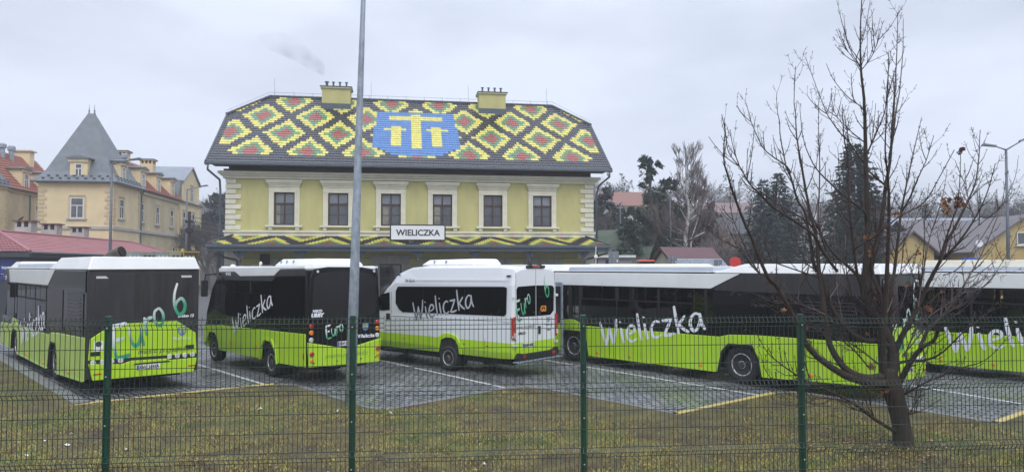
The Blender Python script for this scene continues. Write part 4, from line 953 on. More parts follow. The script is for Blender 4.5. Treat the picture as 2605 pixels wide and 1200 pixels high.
# canopy
CX0, CX1, CYE, CZ, CT = -.36, SW + .28, -2.55, 4.12, 4.68
cs = math.hypot(-CYE - .02, CT - CZ)
def cancol(u, v, c, r):
    x = CX0 + u; t = v / cs; best = 9
    if x < .35 or x > SW - .35: 
        if r > 3 or r == 0: return M_tblack
    for tj, off in ((1.05, 1.25), (.0, 2.75)):
        k = round((x - off) / 2.98); best = min(best, abs(x - off - 2.98 * k) / 1.49 + abs(t - tj) * 1.0)
    return M_tred if best < .30 else M_tgreen if best < .50 else M_tyel if best < .80 else M_tblack
can = tile_field('canopy_roof', ST, (CX0, CYE, CZ), (1, 0, 0), (0, -CYE, CT - CZ), 140, 10, (CX1 - CX0) / 140, cs / 10, cancol, lambda u, v: (CX0 + u) > CX0 + .75 * v / cs and (CX0 + u) < CX1 - .75 * v / cs)
cu = MB(); cu.add([(CX0, CYE, CZ - .03), (CX1, CYE, CZ - .03), (CX1 - .75, -.03, CT - .03), (CX0 + .75, -.03, CT - .03), (CX1, -.03, CZ - .03), (CX0, -.03, CZ - .03)], [(0, 1, 2, 3), (1, 4, 2), (5, 0, 3), (0, 5, 4, 1)], M_tblack); cu.build('canopy_underlay', can)
rr_ = MB(); ridge(rr_, (CX0, CYE, CZ + .03), (CX0 + .75, -.05, CT + .05), .06, .3); rr_.build('ridge_tiles', can); rr_ = MB(); ridge(rr_, (CX1, CYE, CZ + .03), (CX1 - .75, -.05, CT + .05), .06, .3); rr_.build('ridge_tiles', can)
cg = MB(); cg.box(CX0 - .06, CX1 + .06, CYE - .14, CYE + .0, CZ - .16, CZ - .0, M_gutter); cg.box(CX0 + .04, CX1 - .04, CYE + .002, CYE + .14, CZ - .36, CZ - .06, M_gutter); cg.box(CX0 + .1, CX1 - .1, CYE + .14, -.0, CZ - .20, CZ - .10, M_brown); cg.build('canopy_gutter', ST, bevel=.02)
for k in range(7):
    x = 1.2 + 3.1 * k; c_ = MB(); c_.lathe([(.09, 0), (.09, .4), (.06, .45), (.055, 3.2), (.08, 3.28), (.05, 3.34), (.055, 3.72)], (x, -2.2, .0), (0, 0, 1), M_gutter, 12)
    c_.pr([(-.02, 0), (.34, .34), (.34, .40), (-.40 + .06, .40), (-.34, .34), (0, 0)][:5], (x, -2.18, 3.38), (1, 0, 0), (0, 0, 1), .035, M_gutter); c_.build('canopy_column', ST)
dp = MB(); dp.tube([(.05, CYE - .02, CZ - .15), (.05, CYE - .02, CZ - .42), (.42, -2.0, 3.45), (.9, -1.4, 3.3), (.92, -1.35, 3.1), (.92, -1.35, 0)], .055, M_gutter, 8); dp.tube([(CX1 - .15, CYE - .02, CZ - .15), (CX1 - .15, CYE - .02, CZ - .42), (SW - .4, -1.6, 3.45), (SW - .75, -.9, 3.3), (SW - .76, -.85, 0)], .055, M_gutter, 8); dp.build('canopy_downpipe', ST)
MB().box(2.0, 2.5, -1.0, -.85, 3.05, 3.65, M_under).build('hanging_lamp', ST)
# name sign standing on the canopy roof
sg = thing('station_sign', 'white station name board with black frame standing on the canopy roof', 'sign', ST.matrix_world @ Vector((0, 0, 0)), SA)
sg.location = Matrix.Translation((-15.85, 39.3, 0)) @ Matrix.Rotation(SA, 4, 'Z') @ Vector((10.50, -1.95, 4.36))
MB().box(-1.52, 1.52, -.03, .05, 0, .90, M_btxt).build('frame', sg, bevel=.01)
MB().box(-1.45, 1.45, -.045, -.031, .07, .83, M_plate).build('board', sg)
text('WIELICZKA', .46, (-1.19, -.047, .29), (1, 0, 0), (0, 0, 1), M_btxt, 'sign_lettering', sg, bold=.012, width=2.40)
for x in (-1.1, 1.1): MB().box(x - .03, x + .03, -.02, .04, -.16, .0, M_gutter).build('bracket', sg)

# ------------------------------------------------------------------ smoke
def smoke():
    m = bpy.data.materials.new('thin smoke'); m.use_nodes = True; n = m.node_tree; n.nodes.clear()
    out = n.nodes.new('ShaderNodeOutputMaterial'); v = n.nodes.new('ShaderNodeVolumePrincipled'); v.inputs['Color'].default_value = (.42, .44, .50, 1)
    t = n.nodes.new('ShaderNodeTexCoord'); z = n.nodes.new('ShaderNodeTexNoise'); z.inputs['Scale'].default_value = 1.3; z.inputs['Detail'].default_value = 3; n.links.new(t.outputs['Object'], z.inputs[0])
    r = n.nodes.new('ShaderNodeMapRange'); r.inputs[1].default_value = .28; r.inputs[2].default_value = .72; r.inputs[3].default_value = 0; r.inputs[4].default_value = .42
    n.links.new(z.outputs[0], r.inputs[0]); g_ = n.nodes.new('ShaderNodeSeparateXYZ'); n.links.new(t.outputs['Object'], g_.inputs[0]); r2 = n.nodes.new('ShaderNodeMapRange'); r2.inputs[1].default_value = 15.2; r2.inputs[2].default_value = 17.0; r2.inputs[3].default_value = 2.0; r2.inputs[4].default_value = .28; n.links.new(g_.outputs[2], r2.inputs[0]); mm = n.nodes.new('ShaderNodeMath'); mm.operation = 'MULTIPLY'; n.links.new(r.outputs[0], mm.inputs[0]); n.links.new(r2.outputs[0], mm.inputs[1]); n.links.new(mm.outputs[0], v.inputs['Density']); n.links.new(v.outputs[0], out.inputs['Volume'])
    mb = MB(); P = [DP(*p, 44.5) for p in ((824, 190), (818, 180), (808, 168), (792, 158), (770, 140), (745, 125), (720, 112), (690, 104), (658, 98))]
    mb.tube(P, [.14, .30, .45, .52, .58, .68, .75, .65, .25], m, 14); o = mb.build('smoke', smooth=True); return kind(o, 'stuff')
smoke()

# ------------------------------------------------------------------ old beige building with pyramid roof
TA = R(8)
TB = thing('tenement_building', 'long beige building with steep grey pyramid roof at its corner and terracotta roof behind', 'building', (-36.6, 65, 0), TA)
def frame_window(par, c, z0, z1, w, face, m=M_wframe, y=0., sill=True, surround=True):
    """window on face 'y' (front, plane y) or 'x' (side, plane x=y arg); c = centre along the wall"""
    hw = w / 2
    def bx(mb, a0, a1, d0, d1, zz0, zz1, mm):   # d outward
        if face == 'y': mb.box(a0, a1, y - d1, y - d0, zz0, zz1, mm)
        else: mb.box(y + d0, y + d1, a0, a1, zz0, zz1, mm)
    f = MB(); t = .09
    bx(f, c - hw, c + hw, .01, .05, z0, z0 + t, m); bx(f, c - hw, c + hw, .01, .05, z1 - t, z1, m); bx(f, c - hw, c - hw + t, .01, .05, z0 + t, z1 - t, m); bx(f, c + hw - t, c + hw, .01, .05, z0 + t, z1 - t, m)
    zm = z0 + (z1 - z0) * .62; bx(f, c - hw + t, c + hw - t, .01, .05, zm - .04, zm + .04, m); bx(f, c - .04, c + .04, .01, .05, z0 + t, zm - .04, m)
    o = f.build('window', par); p = MB(); bx(p, c - hw + .02, c + hw - .02, .002, .02, z0 + .02, z1 - .02, M_pane); p.build('pane', o)
    if surround:
        s = MB(); bx(s, c - hw - .18, c - hw, .0, .06, z0, z1 + .12, M_beiget); bx(s, c + hw, c + hw + .18, .0, .06, z0, z1 + .12, M_beiget); bx(s, c - hw - .10, c + hw + .10, .0, .10, z1 + .125, z1 + .25, M_beiget); s.build('window_surround', par)
    if sill: s = MB(); bx(s, c - hw - .28, c + hw + .28, .0, .16, z0 - .14, z0 - .002, M_conc); s.build('window_sill', par)
def quoin(par, x, y, z0, z1, face, w=.75, m=M_beiget):
    q = MB(); n_ = int((z1 - z0) / .36)
    for k in range(n_):
        ww_ = w if k % 2 == 0 else w * .72; z = z0 + k * .36
        if face == 'y+': q.box(x, x + ww_, y - .05, y, z + .03, z + .33, m)
        if face == 'y-': q.box(x - ww_, x, y - .05, y, z + .03, z + .33, m)
        if face == 'x+': q.box(x, x + .05, y, y + ww_, z + .03, z + .33, m)
        if face == 'x-': q.box(x, x + .05, y - ww_, y, z + .03, z + .33, m)
    q.build('quoin', par, bevel=.012)
b = MB(); b.box(-6.4, 0, 0, 6.4, 0, 10.5, M_beige); b.build('tower_wall', TB)
b = MB(); b.box(-7.0, -.12, 6.4, 18.5, 0, 10.5, M_beigeold); b.build('wing_wall', TB)
b = MB(); b.box(-7.0, .02, 18.5, 27.3, 0, 10.5, M_beige); b.box(-3.5, .0, 20.0, 26.3, 10.503, 13.2, M_beige)
b.pr([(20.0, 13.2), (26.3, 13.2), (23.15, 15.0)], (-3.5, 0, 0), (0, 1, 0), (0, 0, 1), 3.5, M_beige); b.build('gable_bay_wall', TB)
b = MB(); b.pr([(19.7, 13.1), (23.15, 15.12), (26.6, 13.1), (26.6, 13.25), (23.15, 15.3), (19.7, 13.25)], (-4.5, 0, 0), (0, 1, 0), (0, 0, 1), 4.7, M_slate2); b.pr([(18.7, 10.7), (20.0, 10.7), (20.0, 13.2), (19.5, 13.0)], (-3.5, 0, 0), (0, 1, 0), (0, 0, 1), 3.3, M_slate); b.build('gable_roof', TB)
b = MB(); b.box(-6.55, .15, -.15, 6.5, 10.5, 10.62, M_beiget); b.box(-6.7, .30, -.30, 6.55, 10.622, 10.78, M_beiget); b.box(-6.4, .06, 6.56, 27.4, 10.3, 10.62, M_beiget); b.build('cornice', TB, bevel=.02)
b = MB(); b.box(-6.52, .12, -.12, 6.4, 6.35, 6.62, M_conc); b.box(-.12, .13, 6.4, 27.42, 6.35, 6.62, M_conc); b.build('string_course', TB)
# pyramid with flared foot
b = MB(); e = 10.72; f_ = 11.5
lv = [(-6.85, .45, -.45, 6.85, e), (-6.05, -.35, .35, 6.05, f_ + .15), (-3.62, -3.10, 3.0, 3.4, 17.6)]
vs = []
for x0, x1, y0, y1, z in lv: vs += [(x0, y0, z), (x1, y0, z), (x1, y1, z), (x0, y1, z)]
b.add(vs, [(0, 1, 5, 4), (1, 2, 6, 5), (2, 3, 7, 6), (3, 0, 4, 7), (4, 5, 9, 8), (5, 6, 10, 9), (6, 7, 11, 10), (7, 4, 8, 11), (8, 9, 10, 11), (3, 2, 1, 0)], M_slate); pr_ = b.build('tower_roof', TB)
b = MB(); b.tube([(.45, -.45, e - .06), (.45, 6.9, e - .06)], .08, M_gutter, 6); b.tube([(-6.85, -.47, e - .06), (.45, -.47, e - .06)], .08, M_gutter, 6); b.tube([(.12, 6.4, 10.65), (.18, 20, 10.65), (.18, 27.4, 10.65)], .09, M_gutter, 6); b.build('gutter', TB)
for yy in (6.55,): b = MB(); b.tube([(.35, 6.6, 10.6), (.1, 6.55, 10.1), (.08, 6.55, 0)], .07, M_gutter, 6); b.build('downpipe', TB)
for x in (-3.6, -3.12): b = MB(); b.lathe([(.12, 0), (.05, .25), (.09, .35), (.03, .45), (.01, 1.0)], (x, 3.2, 17.55), (0, 0, 1), M_slate, 8); b.build('finial', TB)
for i in range(26):
    pass
sgd = MB(); rnd = random.Random(11)
for k in range(9):
    for r_ in range(2): x = -6.0 + k * .72 + r_ * .36; t = .25 + r_ * .28; y = -.45 + .8 * t; z = e + (f_ + .15 - e) * t; sgd.box(x, x + .22, y - .10, y + .02, z, z + .10, M_gutter)
for k in range(8):
    for r_ in range(2): y = .3 + k * .75 + r_ * .36; t = .25 + r_ * .28; x = .45 - .8 * t; z = e + (f_ + .15 - e) * t; sgd.box(x - .02, x + .10, y, y + .22, z, z + .10, M_gutter)
sgd.build('snow_guards', pr_)
frame_window(TB, -3.08, 7.35, 9.25, 1.15, 'y'); frame_window(TB, 1.85, 7.45, 9.3, 1.0, 'x', y=0.)
for yy in (7.25, 11.75, 16.3): frame_window(TB, yy, 7.45, 9.4, 1.0, 'x', y=-.12)
for yy in (20.3, 23.9): frame_window(TB, yy, 7.5, 9.5, 1.0, 'x', y=.02)
frame_window(TB, 23.2, 10.9, 12.8, 1.1, 'x', y=.0, sill=False)
for yy, zt in ((2.0, 5.3), (17.2, 5.2), (23.9, 5.0)): frame_window(TB, yy, 3.3, zt, .8, 'x', y=.02 if yy > 18.5 or yy < 6 else -.12, surround=False)
frame_window(TB, -3.08, 4.2, 5.1, 1.3, 'y', surround=False, m=M_brown)
for a in ((-6.4, 0, 'y+'), (0, 0, 'y-')): quoin(TB, a[0], a[1], 6.8, 10.3, a[2])
quoin(TB, 0, 0, 6.8, 10.3, 'x+', .5); quoin(TB, 0, 6.4, 6.8, 10.3, 'x-', .5); quoin(TB, .02, 18.5, 6.8, 10.3, 'x+', .6); quoin(TB, .02, 27.3, 6.8, 10.3, 'x-', .6)
# mansard tiles over the wing
def ribbed_roof(name, par, y0, y1, xe, ze, xr, zr_, m, rows=16, xo=None):
    o_ = tile_field(name, par, (xe, y0, ze), (0, 1, 0), (xr - xe, 0, zr_ - ze), int((y1 - y0) / .35), rows, .35, math.hypot(xr - xe, zr_ - ze) / rows, lambda u, v, c, r: m, amp=.04, lift=.09)
    MB().pr([(xe, ze - .1), (xr, zr_ - .1), (2 * xr - xe, ze - .1)], (0, y0, 0), (1, 0, 0), (0, 0, 1), -(y1 - y0), m).build('roof_core', o_)
    return o_
ribbed_roof('wing_roof', TB, 6.4, 19.6, .2, 10.72, -3.4, 14.35, M_rtile)
ribbed_roof('gable_bay_roof', TB, 19.6, 27.3, -.1, 10.72, -3.4, 14.3, M_rtile)
def dormer(par, c, z0, face='x', x0=-.4, w=1.5, zt=2.0, deep=2.6, cap=M_beiget):
    b = MB()
    if face == 'x':
        b.box(x0 - deep, x0, c - w / 2, c + w / 2, z0, z0 + zt, M_beige); o = b.build('dormer', par)
        r_ = MB(); r_.pr([(c - w / 2 - .25, z0 + zt), (c + w / 2 + .25, z0 + zt), (c + w / 2 + .28, z0 + zt + .1), (c + .3, z0 + zt + .26), (c - .3, z0 + zt + .26), (c - w / 2 - .28, z0 + zt + .1)], (x0 - deep, 0, 0), (0, 1, 0), (0, 0, 1), deep + .22, M_slate); r_.build('dormer_roof', o)
        MB().box(x0, x0 + .12, c - w / 2 - .1, c + w / 2 + .1, z0 + zt - .3, z0 + zt - .003, cap).build('dormer_cornice', o)
        frame_window(o, c, z0 + .15, z0 + zt - .42, w * .5, 'x', y=x0, sill=False, surround=False)
    else:
        b.box(c - w / 2, c + w / 2, x0, x0 + deep, z0, z0 + zt, M_beige); o = b.build('dormer', par)
        r_ = MB(); r_.pr([(c - w / 2 - .25, z0 + zt), (c + w / 2 + .25, z0 + zt), (c + w / 2 + .28, z0 + zt + .1), (c + .3, z0 + zt + .26), (c - .3, z0 + zt + .26), (c - w / 2 - .28, z0 + zt + .1)], (0, x0 + deep, 0), (1, 0, 0), (0, 0, 1), deep + .22, M_slate); r_.build('dormer_roof', o)
        MB().box(c - w / 2 - .1, c + w / 2 + .1, x0 - .12, x0, z0 + zt - .3, z0 + zt - .003, cap).build('dormer_cornice', o)
        frame_window(o, c, z0 + .10, z0 + zt - .42, w * .42, 'y', y=x0, sill=False, surround=False)
dormer(TB, -3.05, 11.05, 'y', .05, 1.5, 1.75, 2.2)
dormer(TB, 2.3, 11.05, 'x', -.05, 1.3, 1.75, 2.0)
for yy in (7.6, 12.1, 16.6): dormer(TB, yy, 10.85, 'x', -.15, 1.5, 2.05, 2.6)
for x0, x1, y0, y1, zt in ((-5.2, -2.7, 10.0, 11.0, 15.2), (-3.9, -2.5, 17.0, 18.0, 15.35), (-3.8, -2.6, 26.4, 27.2, 15.5)):
    b = MB(); b.box(x0, x1, y0, y1, 12.5, zt - .55, M_beige); b.box(x0, x1, y0 + .1, y1 - .1, zt - .55, zt - .22, M_under); o = b.build('chimney', TB)
    b = MB(); n_ = max(2, int((x1 - x0) / .38))
    for k in range(n_ + 1): xx = x0 + (x1 - x0 - .16) * k / n_; b.box(xx, xx + .16, y0, y1, zt - .548, zt - .222, M_beige)
    b.box(x0 - .14, x1 + .14, y0 - .14, y1 + .14, zt - .22, zt - .1, M_beiget); b.box(x0 - .2, x1 + .2, y0 - .2, y1 + .2, zt - .098, zt - .02, M_gutter); b.build('chimney_cap', o)
b = MB(); b.lathe([(.22, 0), (.22, .9), (.34, .95), (.34, 1.3), (.2, 1.42)], (-2.6, 9.2, 13.3), (0, 0, 1), M_galv, 14); b.build('ventilator', TB)

# ---- left wing of the same court
TL = thing('tenement_wing', 'shaded beige building with ribbed terracotta roof and two dormers at the left edge', 'building', (-36.6, 65, 0), TA)
b = MB(); b.box(-20.5, -13.0, 7.8, 20, 0, 10.6, M_beigeold); b.box(-20.5, -12.9, -2, 7.8, 0, 10.6, M_beige); b.build('wall', TL)
b = MB(); b.box(-20.5, -12.75, -2, 7.9, 10.6, 10.85, M_beiget); b.box(-20.5, -12.85, 7.9, 20, 10.5, 10.75, M_beiget); b.build('cornice', TL)
b = MB(); b.box(-13, -12.8, -2, 20, 6.35, 6.62, M_conc); b.build('string_course', TL)
quoin(TL, -12.9, 7.8, 6.8, 10.4, 'x-', .5)
ribbed_roof('roof', TL, 7.4, 20.4, -12.7, 10.85, -16.6, 15.3, M_rtile, rows=14)
b = MB(); b.add([(-20.6, .8, 10.86), (-12.6, .8, 10.86), (-12.6, 8.0, 10.86), (-20.6, 8.0, 10.86), (-16.8, 4.3, 17.6), (-16.4, 4.3, 17.6)], [(0, 1, 5, 4), (1, 2, 5), (2, 3, 4, 5), (3, 0, 4), (3, 2, 1, 0)], M_slate); tr_ = b.build('tower_roof', TL)
b = MB()
for k in range(5):
    for r_ in range(2): y = 4.6 + k * .65 + r_ * .3; t = .03 + r_ * .05; b.box(-12.6 - 3.8 * t, -12.48 - 3.8 * t, y, y + .22, 10.9 + 6.7 * t, 11.0 + 6.7 * t, M_gutter)
b.build('snow_guards', tr_)
for yy in (11.3, 14.9): dormer(TL, yy, 10.9, 'x', -13.05, 1.5, 2.2, 2.8)
b = MB(); b.tube([(-12.9, 11.9, 10.6), (-12.93, 11.9, 0)], .07, M_gutter, 6); b.build('downpipe', TL)
b = MB(); b.tube([(-12.7, 7.4, 10.8), (-12.72, 20, 10.8)], .08, M_gutter, 6); b.build('gutter', TL)
frame_window(TL, 13.4, 8.0, 9.6, .5, 'x', y=-13.0, surround=False)
for x, y, r_ in ((-16.0, 12.3, .28), (-15.9, 13.9, .26)): b = MB(); b.lathe([(r_, 0), (r_, 1.3), (r_ * 1.5, 1.35), (r_ * 1.5, 1.7), (r_, 1.85)], (x, y, 14.2), (0, 0, 1), M_galv, 14); b.build('ventilator', TL)
b = MB(); b.box(-17.6, -15.6, 17.0, 18, 13.5, 15.9, M_beige); b.box(-17.8, -15.4, 16.8, 18.2, 15.9, 16.05, M_beiget); b.build('chimney', TL)

# ---- low building with the long maroon sheet roof
KB = thing('low_pavilion', 'long low dark building under a pale maroon hipped roof, left of the station', 'building', (-26.5, 39, 0), TA)
M_mroof = mat('dusty maroon sheet roof', (.32, .12, .125), .42, var=.10, vscale=.7, detail=8)
KL = 27.0
b = MB(); b.box(-6.6, -.4, .5, KL - .5, 0, 3.55, M_darkwall); b.build('wall', KB)
b = MB(); b.box(-7.0, 0, 0, KL, 3.50, 3.78, M_darkwall); b.build('fascia', KB)
sl1 = math.hypot(3.5, 1.25)
kr = tile_field('roof', KB, (0, 0, 3.80), (0, 1, 0), (-3.5, 0, 1.25), 135, 12, .2, sl1 / 12, lambda u, v, c, r: M_mroof, lambda u, v: 3.5 * v / sl1 <= u <= KL - 3.5 * v / sl1, amp=.016, lift=.028)
tile_field('hip_end', kr, (-7, 0, 3.80), (1, 0, 0), (0, 3.5, 1.25), 35, 12, .2, sl1 / 12, lambda u, v, c, r: M_mroof, lambda u, v: 3.5 * v / sl1 <= u <= 7 - 3.5 * v / sl1, amp=.03, lift=.05)
b = MB(); b.add([(0, 0, 3.78), (0, KL, 3.78), (-7, KL, 3.78), (-7, 0, 3.78), (-3.5, 3.5, 5.03), (-3.5, KL - 3.5, 5.03)], [(0, 1, 5, 4), (2, 3, 4, 5), (3, 0, 4), (1, 2, 5), (3, 2, 1, 0)], M_mroof); b.build('roof_core', kr)
b = MB(); b.tube([(.02, -.02, 3.83), (-3.5, 3.5, 5.10), (-3.5, KL - 3.5, 5.10), (0, KL, 3.83)], .09, M_mroof, 8); b.build('ridge_cap', kr)
b = MB(); b.tube([(.06, 0, 3.74), (.06, KL, 3.74)], .07, M_gutter, 8); b.build('gutter', KB)
ts = MB(); ts.box(-4.2, -.75, .40, .49, 2.25, 3.42, M_signb); t_ = ts.build('toilet_sign', KB)
for body, z, h in (('TOALETY', 2.86, .36), ('TOILET', 2.48, .28)): text(body, h * .46, (-1.62, .395, z), (1, 0, 0), (0, 0, 1), M_wtxt, 'sign_lettering', t_, bold=.012)
b = MB(); b.box(-1.78, -1.75, .385, .398, 2.35, 3.3, M_wtxt); b.build('sign_border', t_)
for i, (yy, xx, w_) in enumerate(((7.8, -4.3, 1.0), (11.2, -4.3, 1.0), (15.4, -4.3, 1.0), (2.2, -5.2, .8))):
    o = MB(); o.box(xx - w_ / 2, xx + w_ / 2, yy, yy + w_ * .8, 4.3, 5.55 if i < 3 else 5.0, M_conc); o.box(xx - w_ / 2 + .02, xx + w_ / 2 - .02, yy + .02, yy + w_ * .8 - .02, 5.55 if i < 3 else 5.0, 5.9 if i < 3 else 5.2, M_under); c_ = o.build('vent_stack', KB)
    zt = 5.9 if i < 3 else 5.2; zz = zt - (.35 if i < 3 else .2)
    o = MB(); 
    for xo in (-w_ / 2, -.08, w_ / 2 - .16): o.box(xx + xo, xx + xo + .16, yy, yy + w_ * .8, zz + .002, zt - .002, M_conc)
    o.box(xx - w_ / 2 - .12, xx + w_ / 2 + .12, yy - .1, yy + w_ * .8 + .1, zt, zt + .08, M_rust); o.build('stack_cap', c_)
# a pigeon resting on a stack
pg = MB(); P = [(0, 0, .05), (.05, 0, .10), (.12, 0, .14), (.18, 0, .20), (.21, 0, .26), (.24, 0, .28)]
pg.tube([(-.16, 0, .03), (-.06, 0, .08), (.04, 0, .12), (.11, 0, .16), (.15, 0, .23), (.20, 0, .26)], [.012, .05, .07, .06, .035, .03], M_dgrey, 10); pg.tube([(.21, 0, .26), (.26, 0, .25)], [.015, .004], M_under, 5)
for s_ in (-.02, .02): pg.tube([(.02, s_, .08), (.03, s_, 0)], .006, M_rust, 4)
pb = pg.build('pigeon', smooth=True); pb.location = Matrix.Translation((-26.5, 39, 0)) @ Matrix.Rotation(TA, 4, 'Z') @ Vector((-4.6, 8.1, 5.98)); tag(pb, 'small dark pigeon perched on the concrete roof stack', 'bird')

# ---- advertising banners on a rail
BN = thing('banner_fence', 'row of pale advertising banners with a yellow rail beside the low building', 'fence', (0, 0, 0))
bp_ = [((318, 640), 39.5), ((355, 640), 40.6), ((391, 640), 41.6), ((428, 641), 42.7), ((460, 642), 43.6), ((505, 642), 45)]
cols = [mat('pale teal banner', (.28, .37, .36), .6, col2=(.45, .48, .47), vscale=3), M_conc, mat('pale teal banner b', (.26, .36, .37), .6, col2=(.44, .47, .47), vscale=3), mat('pale grey banner', (.42, .43, .42), .6, var=.1), mat('dark poster', (.035, .04, .055), .5, col2=(.25, .15, .10), vscale=2.5)]
for i in range(5):
    a, b_ = DP(*bp_[i][0], bp_[i][1]), DP(*bp_[i + 1][0], bp_[i + 1][1]); d = (b_ - a); L = d.to_2d().length; U = Vector((d.x / L, d.y / L, 0)); zt = a.z
    o = MB().pr([(.03, zt - 1.1), (L - .03, zt - 1.1), (L - .03, zt), (.03, zt)], (a.x, a.y, 0), U, (0, 0, 1), .03, cols[i]).build('banner', BN)
    N_ = U.cross(Vector((0, 0, 1))) * .034
    for j in range(3): 
        MB().pr([(.25 + j * .32, zt - .34), (.5 + j * .32, zt - .34), (.46 + j * .32, zt - .18), (.28 + j * .32, zt - .2)], Vector((a.x, a.y, 0)) + N_, U, (0, 0, 1), .004, M_dgrey if i % 2 else M_plate).build('banner_print', o)
    MB().tube([(a.x, a.y, 0), (a.x, a.y, zt + .02)], .04, M_yel if i > 3 else M_galv, 6).build('post', BN)
a, b_ = DP(425, 640, 42.6), DP(508, 641, 45.1); MB().tube([a, b_], .035, M_yel, 6).build('rail', BN)
p_ = DP(465, 636, 43.8); MB().tube([(p_.x, p_.y, 0), (p_.x, p_.y, p_.z + .1)], .09, M_yel, 8).build('yellow_post', BN)

# ------------------------------------------------------------------ lamps, poles and signs
def street_lamp(px, ytop, Y, arms, label, lean=0, r=.075, group='street lamps around the station'):
    p = DP(px, ytop, Y); t = thing('street_lamp', label, 'street lamp', (p.x, p.y, 0), 0, group); h = p.z
    MB().tube([(0, 0, 0), (lean * .5, 0, h * .5), (lean, 0, h)], [r * 1.25, r, r * .7], M_lamp, 10).build('pole', t, smooth=True)
    for dx, dz, sg in arms:
        L = abs(dx); MB().tube([(lean, 0, h - .05), (lean + dx * .5, -.08, h - .02 + dz * .5), (lean + dx, -.15, h + dz)], [.04, .03, .028], M_lamp, 6).build('arm', t)
        q = MB(); ex_, ez_ = lean + dx, h + dz; s_ = 1 if dx > 0 else -1; sl_ = dz / L * .7
        q.add([(ex_ - s_ * .05, -.23, ez_ - .03), (ex_ + s_ * .65, -.25, ez_ - .03 + .6 * sl_), (ex_ + s_ * .65, -.03, ez_ - .03 + .6 * sl_), (ex_ - s_ * .05, -.05, ez_ - .03), (ex_ - s_ * .05, -.20, ez_ + .06), (ex_ + s_ * .55, -.22, ez_ + .08 + .6 * sl_), (ex_ + s_ * .55, -.07, ez_ + .08 + .6 * sl_), (ex_ - s_ * .05, -.08, ez_ + .06)],
              [(0, 3, 2, 1), (4, 5, 6, 7), (0, 1, 5, 4), (1, 2, 6, 5), (2, 3, 7, 6), (3, 0, 4, 7)], M_lamp); q.build('lamp_head', t, bevel=.02)
    return t
street_lamp(285, 416, 38, [(1.05, .16, 1)], 'tall street lamp with one arm standing in front of the pyramid roofed corner')
street_lamp(476, 482, 58, [(1.15, .22, 1)], 'street lamp before the far gable end of the beige building')
street_lamp(2555, 379, 34, [(-.62, .10, 1), (.60, .33, 1)], 'tall double armed street lamp at the right edge', lean=.08, r=.075)
street_lamp(2486, 484, 60, [(.55, .45, 1)], 'smaller curved street lamp left of the tall double armed one')
street_lamp(1705, 500, 60, [(-.9, .30, 1)], 'street lamp with one arm in front of the birch', group='street lamps around the station')
street_lamp(1578, 520, 75, [(-.9, .22, 1)], 'distant street lamp before the orange roofed house')
street_lamp(1880, 462, 70, [(.35, .42, 1)], 'street lamp with bent top left of the paired spruces')
# big galvanised mast in front
pb_ = GP(891, 1034); lm = thing('lamp_mast', 'tall blotchy galvanised lamp mast standing on the lawn in front of the black midibus', 'lamp mast', (pb_.x, pb_.y, .03))
MB().tube([(0, 0, 0), (.055, 0, 2.2), (.12, 0, 5.0), (.21, 0, 8.6), (.25, 0, 10.2)], [.115, .105, .082, .052, .042], M_galv, 20).build('pole', lm, smooth=True)
MB().tube([(0, 0, 0), (.0275, 0, 1.1)], [.119, .1135], mat('mossy stained zinc', (.10, .13, .10), .6, var=.5, vscale=6), 20, cap=False).build('stained_foot', lm, smooth=True)
MB().box(.1, 1.0, -.12, .12, 10.15, 10.3, M_lamp).build('lamp_head', lm, bevel=.03)
# utility pole with wires
p_ = DP(482, 538, 56); up = thing('utility_pole', 'dark wooden utility pole with cable boxes beside the far street lamp', 'pole', (p_.x, p_.y, 0)); h = p_.z
MB().tube([(0, 0, 0), (0, 0, h)], [.16, .12], M_brown, 8).build('pole', up)
b = MB(); b.box(-.25, .30, -.2, .0, h - .9, h - .7, M_under); b.box(-.2, .32, -.25, .05, h - 1.7, h - 1.3, M_under); b.box(.1, .45, -.2, .0, h - 2.5, h - 2.2, M_under); b.build('cable_box', up, bevel=.02)
b = MB()
for k in range(4): b.tube([(.1, 0, h - .4 - .35 * k), (4, 6, h - 1.3 - .35 * k), (10, 14, h - 1.2 - .4 * k)], .018, M_under, 4)
b.build('wires', up)
# signs
def sign_post(px, py, Y, shape, label, cat, face, w, h, back=True, z0=0):
    p = DP(px, py, Y); t = thing('road_sign' if cat == 'road sign' else 'sign', label, cat, (p.x, p.y, 0)); zc = p.z
    MB().tube([(0, .02, 0), (0, .02, zc + h * .45)], .035, M_galv, 8).build('post', t)
    q = MB()
    if shape == 'disc': q.lathe([(w, 0), (w, .02)], (0, -.02, zc), (0, -1, 0), face, 28)
    else: q.box(-w, w, -.06, -.03, zc - h, zc + h, face)
    o = q.build('sign_plate', t)
    if back:
        q = MB(); q.tube([(0, -.075, zc - h * .9), (0, -.075, zc + h * .9)], .03, M_galv, 6); q.box(-w * .6, w * .6, -.085, -.062, zc + h * .3, zc + h * .36, M_galv); q.build('clamp', t)
        MB().box(w * .55, w * .8, -.066, -.061, zc - h * .35, zc - h * .1, M_plate).build('sticker', o)
    return t
sign_post(1561, 659, 36, 'rect', 'grey back of a square sign on a post right of the station', 'road sign', M_signbk, .26, .40)
sign_post(1710, 663, 38, 'disc', 'round grey sign back on a post before the white kiosk', 'road sign', M_signbk, .26, .26)
sign_post(1826, 672, 33, 'rect', 'grey square sign back before the dark slatted kiosk wall', 'road sign', M_signbk, .19, .22)
sign_post(1870, 668, 33, 'disc', 'red round sign showing over the roof of the long bus', 'road sign', M_signred, .27, .27, back=False)
sign_post(2490, 619, 34, 'disc', 'small white round mirror sign on a thin post by the brown roofed house', 'road sign', M_plate, .17, .17, back=False)
p_ = DP(2467, 668, 32); bs = thing('bus_stop_sign', 'bright blue framed bus stop board above the cream bus roof', 'sign', (p_.x, p_.y, 0)); z = p_.z
